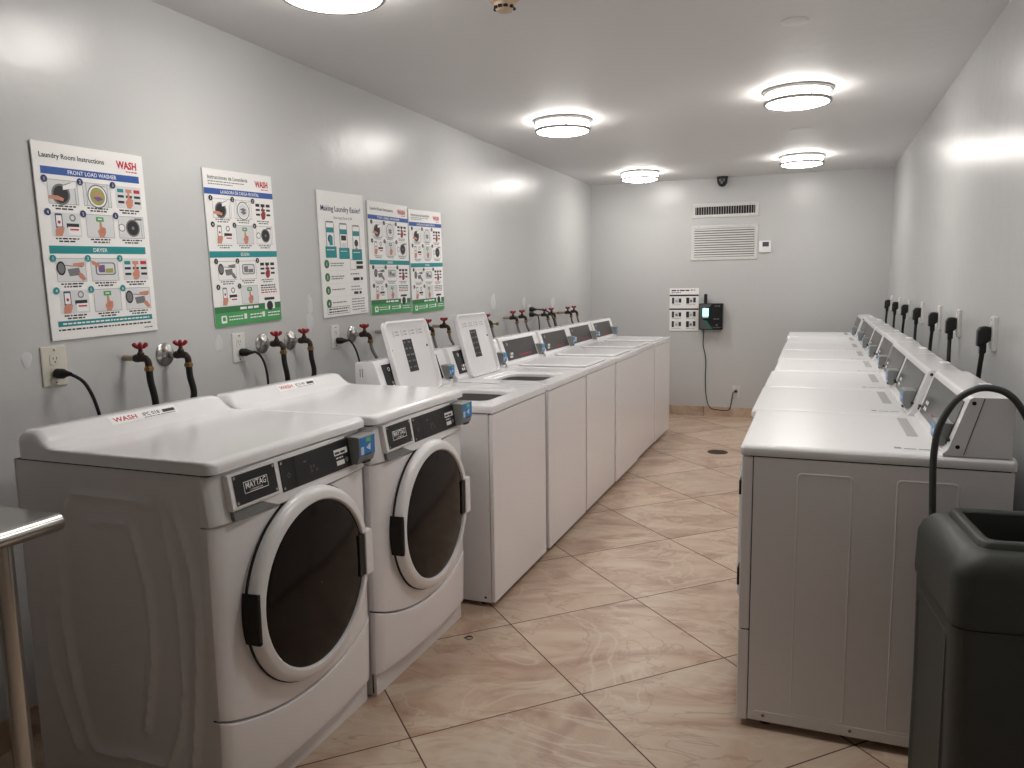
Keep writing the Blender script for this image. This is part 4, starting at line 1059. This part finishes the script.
# patches of filler on the left wall
for k, (y, z, ry_, rz_) in enumerate(((1.63, 1.165, .018, .026), (3.055, 1.205, .03, .045), (3.06, 1.285, .02, .05), (2.445, 1.15, .025, .035), (5.30, 1.24, .05, .06), (5.95, 1.22, .04, .05), (6.7, 1.2, .05, .05))):
    pts = []
    for q in range(20):
        a = 2 * PI * q / 20; s = 1 + .10 * math.sin(3 * a + k) + .05 * math.sin(5 * a + 2 * k)
        pts.append((ry_ * s * math.cos(a), rz_ * s * math.sin(a)))
    mb = MB(); mb.loft([[(.0001, y + a, z + b) for a, b in pts], [(.0012, y + a * .9, z + b * .9) for a, b in pts], [(.0015, y + a * .5, z + b * .5) for a, b in pts]], 'plaster')
    mb.build('wall_patch', kind='structure')

# ------------------------------------------------------------------ back wall: grilles, thermostat, kiosk, sign, camera
def grille(label, x0, x1, z0, z1, vertical):
    o = Vector(((x0 + x1) / 2, D, z0)); t = thing('vent_grille', label, 'vent', o, 'air grilles on the back wall')
    fw = .034
    L = lambda a, y: [(u, y, v) for u, v in rrect(x0 + a, x1 - a, z0 + a, z1 - a, .003, 2)]
    mb = MB(o); mb.loft([L(0, D - .0005), L(0, D - .004), L(.006, D - .010), L(fw - .004, D - .010), L(fw, D - .006), L(fw, D - .0008)], 'vent', False, False)
    for a in (x0 + .08, x1 - .08):
        for b in (z0 + fw / 2, z1 - fw / 2): mb.cyl((a, D - .0105, b), (a, D - .012, b), .004, 'chrome', 8)
    mb.build('frame', t)
    MB(o).box(x0 + fw - .003, x1 - fw + .003, D - .0022, D - .0006, z0 + fw - .003, z1 - fw + .003, 'vent_dark' if vertical else 'vent_mid').build('backing', t)
    if vertical:
        n = 24
        for k in range(n):
            x = x0 + fw + (x1 - x0 - 2 * fw) * (k + .5) / n
            MB(o).prism([(x - .0038, D - .0025), (x - .0018, D - .0095), (x + .0014, D - .0095), (x - .0006, D - .0025)], 'z', z0 + fw - .001, z1 - fw + .001, 'vent').build('slat', t)
    else:
        n = 12
        for k in range(n):
            z = z0 + fw + (z1 - z0 - 2 * fw) * (k + .5) / n
            dz = (z1 - z0 - 2 * fw) / n
            MB(o).prism([(D - .0025, z + dz * .40), (D - .0105, z - dz * .16), (D - .0105, z - dz * .28), (D - .0025, z + dz * .28)], 'x', x0 + fw - .001, x1 - fw + .001, 'vent').build('slat', t)
    return t
grille('long narrow wall vent with dark vertical fins, above the larger grille', 1.043, 1.686, 1.996, 2.140, True)
grille('large white wall grille with horizontal slats, beside the thermostat', 1.038, 1.684, 1.578, 1.926, False)
o = Vector((1.75, D, 1.645)); t = thing('thermostat', 'small white thermostat right of the large wall grille', 'thermostat', o)
MB(o).box(1.694, 1.808, D - .026, D + .001, 1.645, 1.756, 'plastic_white', .005).build('housing', t)
MB(o).box(1.729, 1.788, D - .0275, D - .025, 1.700, 1.745, 'lcd', .001).build('display', t)
# instruction sign
o = Vector((.977, D, .872)); t = thing('instruction_sign', 'white sign with six small pictures, left of the payment kiosk', 'sign', o)
MB(o).box(.830, 1.124, D - .006, D - .001, .872, 1.307, 'board', .001, 1).build('board', t)
pl = Plane((.830, D - .0063, 1.307), (1, 0, 0), (0, 0, -1), (0, -1, 0))
mb = MB(o); pl.words(mb, .02, .20, .030, .012, 'print_black', 1, rnd); pl.words(mb, .02, .12, .050, .009, 'print_grey', 1, rnd); pl.words(mb, .215, .275, .026, .010, 'print_grey', 1, rnd); mb.build('heading', t)
mb = MB(o); pl.rect(mb, 0, .066, .294, .082, 'print_black', 1); pl.rect(mb, 0, .206, .294, .222, 'print_black', 1); mb.build('dividing_bar', t)
for r in range(3):
    for c in range(2):
        mb = MB(o); u, v = .025 + .145 * c, (.096, .238, .336)[r]
        pl.rect(mb, u, v, u + .095, v + .062, 'print_pale', 1); pl.rect(mb, u, v, u + (.022 if c == 0 else .03), v + .062, 'print_black', 2); pl.rect(mb, u + .07, v + (.0 if c else .01), u + .095, v + .05, 'print_black', 2)
        pl.circ(mb, u + .048, v + .035, .014, 'print_grey' if (r + c) % 2 else 'label_grey', 2, 10)
        pl.words(mb, u, u + .09, v + .076, .005, 'print_grey', 1, rnd)
        mb.build('step_picture', t)
# payment kiosk
o = Vector((1.256, D, .888)); t = thing('payment_kiosk', 'black payment kiosk with lit cyan screen on the back wall', 'kiosk', o)
kx0, kx1, kz0, kz1, kd = 1.139, 1.372, .888, 1.152, .085
MB(o).box(kx0, kx1, D - kd, D - .0005, kz0, kz1, 'kiosk', .008, 3).build('body', t)
pl = Plane((kx0 + .004, D - kd - .0004, kz1 - .004), (1, 0, 0), (0, 0, -1), (0, -1, 0))
mb = MB(o); fw_, fh = kx1 - kx0 - .008, kz1 - kz0 - .008
pl.poly(mb, [(0.004, .004), (.12, .004), (.10, .03), (.026, .04), (.026, .15), (.06, .17), (.09, .22), (.13, fh - .004), (.004, fh - .004)], 'kiosk_grey', 1)
pl.poly(mb, [(.05, .165), (.075, .165), (.095, .2), (.135, fh - .004), (.09, fh - .004), (.07, .21)], 'kiosk_green', 2)
pl.words(mb, .15, .215, .026, .009, 'print_grey', 1, rnd); pl.words(mb, .14, .205, .155, .009, 'print_grey', 1, rnd); pl.words(mb, .135, .215, .24, .006, 'print_grey', 1, rnd); pl.ring(mb, .172, .212, .005, .01, 'print_grey', 1, 8)
mb.build('face_print', t)
MB(o).box(kx0 + .036, kx0 + .095, D - kd - .004, D - kd + .002, kz1 - .130, kz1 - .048, 'screen', .002).build('screen', t)
MB(o).box(kx0 + .036, kx0 + .095, D - kd - .003, D - kd + .002, kz1 - .144, kz1 - .137, 'print_white', .001).build('light_bar', t)
MB(o).box(1.183, 1.215, D - .06, D - .035, kz1 - .002, 1.246, 'rubber', .008, 3).build('antenna', t)
cord('kiosk_cord', 'thin black cord hanging from the payment kiosk to the low outlet', [(1.183, D - .03, .890), (1.180, D - .018, .84), (1.176, D - .012, .73), (1.196, D - .010, .64), (1.206, D - .010, .55), (1.204, D - .010, .40), (1.210, D - .010, .25), (1.235, D - .020, .125), (1.276, D - .022, .078), (1.34, D - .022, .068), (1.41, D - .022, .065), (1.45, D - .022, .082), (1.468, D - .014, .16), (1.478, D - .016, .24), (1.492, D - .035, .262)], (1.512, D - .008, .262 + .003), (-.35, -1, 0), .0042, plug=(.014, .018), group=None)

# dome camera
o = Vector((1.342, D, 2.335)); t = thing('security_camera', 'small black dome camera high on the back wall at the ceiling', 'camera', o)
MB(o).lathe([(.0005, 0), (.054, 0), (.054, .012), (.048, .018)], (1.342, D - .07, H - .0005), (0, 0, -1), 'black_satin', 28).build('mount', t)
MB(o).lathe([(.050, .016), (.050, .045), (.045, .068), (.030, .088), (.012, .096), (.0005, .097)], (1.342, D - .07, H), (0, 0, -1), 'black_gloss', 28).build('dome', t)
MB(o).lathe([(.012, 0), (.012, .006), (.006, .009), (.0005, .009)], (1.342, D - .115, H - .06), Vector((0, -1, -.5)), 'plastic_grey', 14).build('lens', t)

# ------------------------------------------------------------------ ceiling lights
def make_light():
    o = (0, 0, H); t = thing('ceiling_light', 'x', 'light', o, 'ceiling lights')
    MB(o).lathe([(.0005, .0005), (.176, .0005), (.180, .004), (.180, .015), (.175, .019), (.155, .019)], (0, 0, H), (0, 0, -1), 'nickel', 56).build('base_ring', t)
    MB(o).lathe([(.158, .018), (.160, .022), (.160, .064), (.154, .071), (.130, .079), (.090, .085), (.05, .0885), (.0005, .0895)], (0, 0, H), (0, 0, -1), 'lamp', 56).build('diffuser', t)
    MB(o).lathe([(.160, .056), (.172, .055), (.175, .058), (.175, .069), (.171, .073), (.161, .072), (.160, .056)], (0, 0, H), (0, 0, -1), 'nickel', 56).build('lower_ring', t)
    for k in range(4):
        a = math.radians(25 + 90 * k); c, s = math.cos(a) * .171, math.sin(a) * .171
        MB(o).cyl((c, s, H - .020), (c, s, H - .060), .0032, 'nickel', 8).build('post', t)
    return t
lt = make_light()
lights = [(.715, 4.77, 'round ceiling light, middle one of the left row'), (2.10, 4.58, 'round ceiling light, larger-looking right one above the dryers'),
          (.675, 7.26, 'round ceiling light at the far left near the back wall'), (2.085, 6.95, 'round ceiling light at the far right near the back wall'),
          (.72, 2.27, 'ceiling light cut off by the top edge, nearest, above the front-loading washers'), (2.10, 2.27, 'ceiling light above the nearest dryer')]
for i, (x, y, lab) in enumerate(lights):
    if i == 0: lt.location = (x, y, H); lt['label'] = lab
    else: dup(lt, (x, y, H), lab)

# smoke detector, blank ceiling plates
o = Vector((1.166, 2.67, H)); t = thing('smoke_detector', 'tan smoke detector on the ceiling at the top edge', 'smoke detector', o)
MB(o).lathe([(.0005, 0), (.056, 0), (.060, .006), (.058, .014), (.046, .026), (.036, .030)], (1.166, 2.67, H - .0005), (0, 0, -1), 'tan', 32).build('base', t)
mb = MB(o); mb.lathe([(.037, .028), (.035, .040), (.030, .052), (.022, .058), (.0005, .059)], (1.166, 2.67, H), (0, 0, -1), 'tan', 28)
for a in (-95, -60, -130, -20, 30, 80, 130, 180):
    c, s = math.cos(math.radians(a)), math.sin(math.radians(a))
    mb.box(1.166 + c * .033 - .006, 1.166 + c * .033 + .006, 2.67 + s * .033 - .006, 2.67 + s * .033 + .006, H - .050, H - .042, 'seam')
mb.build('sensor_head', t)
for x, y, r, lab in ((2.112, 3.39, .055, 'painted-over round ceiling plate nearest the camera, above the dryers'), (2.10, 5.75, .075, 'painted-over round ceiling plate between the two right-hand lights')):
    o = Vector((x, y, H)); c = MB(o).lathe([(.0005, .005), (r * .8, .005), (r * .95, .003), (r, .0003)], o, (0, 0, -1), 'ceiling', 28).build('ceiling_plate', None, loc=o)
    tag(c, lab, 'ceiling plate')

# ------------------------------------------------------------------ floor drain, bit of thread
o = Vector((1.53, 6.285, 0)); t = thing('floor_drain', 'round dark floor drain in the aisle near the back', 'drain', o)
MB(o).lathe([(.082, .0005), (.080, .003), (.070, .003), (.068, .001)], o, (0, 0, 1), 'drain', 32).build('rim', t)
mb = MB(o); mb.lathe([(.069, .0008), (.0005, .0008)], o, (0, 0, 1), 'seam', 32)
for k in range(-3, 4):
    hw = math.sqrt(max(0, .066 ** 2 - (k * .018) ** 2)); mb.box(o.x + k * .018 - .004, o.x + k * .018 + .004, o.y - hw, o.y + hw, .0008, .0026, 'drain')
mb.build('grate', t)
o = Vector((1.005, 2.595, 0))
c = MB(o).tube(spline([(o.x - .018, o.y - .008, .002), (o.x - .006, o.y + .012, .002), (o.x + .014, o.y + .008, .003), (o.x + .012, o.y - .010, .002), (o.x - .004, o.y - .012, .003), (o.x - .008, o.y + .004, .005), (o.x + .006, o.y + .016, .003)], 6), .0014, 'rubber', 6).build('thread_curl', None, loc=o)
tag(c, 'tiny curl of dark thread on the floor tile before the second front-loader', 'thread')

# ------------------------------------------------------------------ steel table (near left) and trash can (near right)
o = Vector((.33, .50, 0)); t = thing('steel_table', 'stainless steel table at the left edge, before the nearest washer', 'table', o)
tx0, tx1, ty0, ty1, tz = .02, .628, -.36, 1.225, .86
mb = MB(o)
r = .020
prof = [(tx0, tz - .035), (tx0, tz), (tx1 - r, tz)] + [(tx1 - r + r * math.sin(math.radians(a)), tz - r + r * math.cos(math.radians(a))) for a in range(15, 181, 15)] + [(tx1 - r - .006, tz - 2 * r), (tx1 - r - .006, tz - r), (tx1 - r - .02, tz - .006), (tx0 + .004, tz - .006), (tx0 + .004, tz - .035)]
mb.prism(prof, 'y', ty0, ty1, 'steel', .0)
mb.box(tx0 + .002, tx1 - r * .6, ty1 - .0015, ty1 + .0008, tz - .036, tz - .002, 'steel', .0006)
mb.box(tx0 + .002, tx1 - r * .6, ty0 - .0008, ty0 + .0015, tz - .036, tz - .002, 'steel', .0006)
mb.build('table_top', t)
for x in (.075, .594):
    for y in (-.24, 1.098):
        MB(o).cyl((x, y, .10), (x, y, tz - .006), .0208, 'steel', 24).build('leg', t)
        MB(o).lathe([(.0005, 0), (.014, 0), (.018, .010), (.0225, .030), (.0235, .10), (.0225, .128), (.0208, .130)], (x, y, 0), (0, 0, 1), 'steel', 24).build('foot', t)
MB(o).box(.05, .62, -.26, 1.118, .0, .0, 'steel') if False else None
mb = MB(o)
for y in (-.24, 1.098): mb.cyl((.075, y, .78), (.594, y, .78), .012, 'steel', 12)
mb.cyl((.075, -.24, .78), (.075, 1.098, .78), .012, 'steel', 12)
mb.build('brace', t)

rz = math.radians(5.5)
o = Vector((2.664, 2.005, 0)); t = thing('trash_can', 'dark grey square trash can with a hooded lid, by the nearest dryer', 'trash can', o, rz=rz)
sq = lambda a, b, r, z, cy=0.0: [(u, v + cy, z) for u, v in rrect(-a, a, -b, b, r, 6)]
A, B = .160, .190
body = MB()
body.loft([sq(A - .014, B - .014, .03, .0), sq(A - .007, B - .007, .034, .012), sq(A - .004, B - .004, .034, .30), sq(A, B, .034, .622), sq(A - .012, B - .012, .03, .628), sq(A - .016, B - .016, .03, .61)], 'can', True, False)
body.build('bin_body', t)
for s in (-1, 1):
    lp = lambda a, b0, b1, c0, c1, rr: [(s * a, u, v) for u, v in rrect(b0, b1, c0, c1, rr, 4)]
    MB().loft([lp(A - .004, -.140, .140, .04, .595, .02), lp(A + .0015, -.136, .136, .045, .590, .02), lp(A + .0015, -.126, .126, .055, .580, .018), lp(A - .003, -.120, .120, .061, .574, .016)], 'can', False, True).build('side_panel', t)
lid = MB()
hx, hy = .078, .112
lid.loft([sq(A - .008, B - .008, .034, .620), sq(A + .005, B + .005, .040, .627), sq(A + .006, B + .006, .042, .640), sq(A + .004, B + .004, .044, .735), sq(A - .004, B - .004, .046, .762), sq(A - .020, B - .020, .046, .780), sq(A - .035, B - .035, .04, .787),
          sq(hx + .028, hy + .028, .03, .789), sq(hx + .024, hy + .024, .028, .800), sq(hx + .019, hy + .019, .025, .804), sq(hx + .006, hy + .006, .018, .804), sq(hx, hy, .016, .796), sq(hx - .006, hy - .006, .014, .70)], 'can', False, False)
lid.build('hooded_lid', t, sharp=60)
MB().loft([sq(A - .03, B - .03, .03, .05), sq(A - .022, B - .022, .03, .69), sq(A - .03, B - .03, .03, .71), sq(hx - .004, hy - .004, .014, .715)], 'can_in', True, False).build('bin_liner', t)

# ------------------------------------------------------------------ camera
f_px, yaw, pitch, roll = 770.2039, 0.3744, 0.1284, -0.0151
CX, CZ = 2.2226, 1.3692
def camera():
    F = Vector((-math.sin(yaw) * math.cos(pitch), math.cos(yaw) * math.cos(pitch), -math.sin(pitch)))
    R = Vector((math.cos(yaw), math.sin(yaw), 0)); U = R.cross(F)
    c, s = math.cos(roll), math.sin(roll)
    R2, U2 = R * c + U * s, U * c - R * s
    cam = bpy.data.cameras.new('camera'); co = bpy.data.objects.new('camera', cam); COL.objects.link(co)
    m = Matrix((R2, U2, -F)).transposed().to_4x4(); m.translation = Vector((CX, 0, CZ))
    co.matrix_world = m
    cam.sensor_fit = 'HORIZONTAL'; cam.sensor_width = 36.0; cam.lens = f_px / 1024 * 36.0
    cam.clip_start = 0.02
    scene.camera = co
camera()

# ------------------------------------------------------------------ world and colour
wd = bpy.data.worlds.new('world'); scene.world = wd; wd.use_nodes = True
wd.node_tree.nodes['Background'].inputs[0].default_value = (0.5, 0.5, 0.5, 1); wd.node_tree.nodes['Background'].inputs[1].default_value = 0.0
scene.view_settings.view_transform = 'Standard'; scene.view_settings.look = 'None'
scene.view_settings.gamma = 1.0; scene.view_settings.use_curve_mapping = False
scene.view_settings.exposure = 1.6
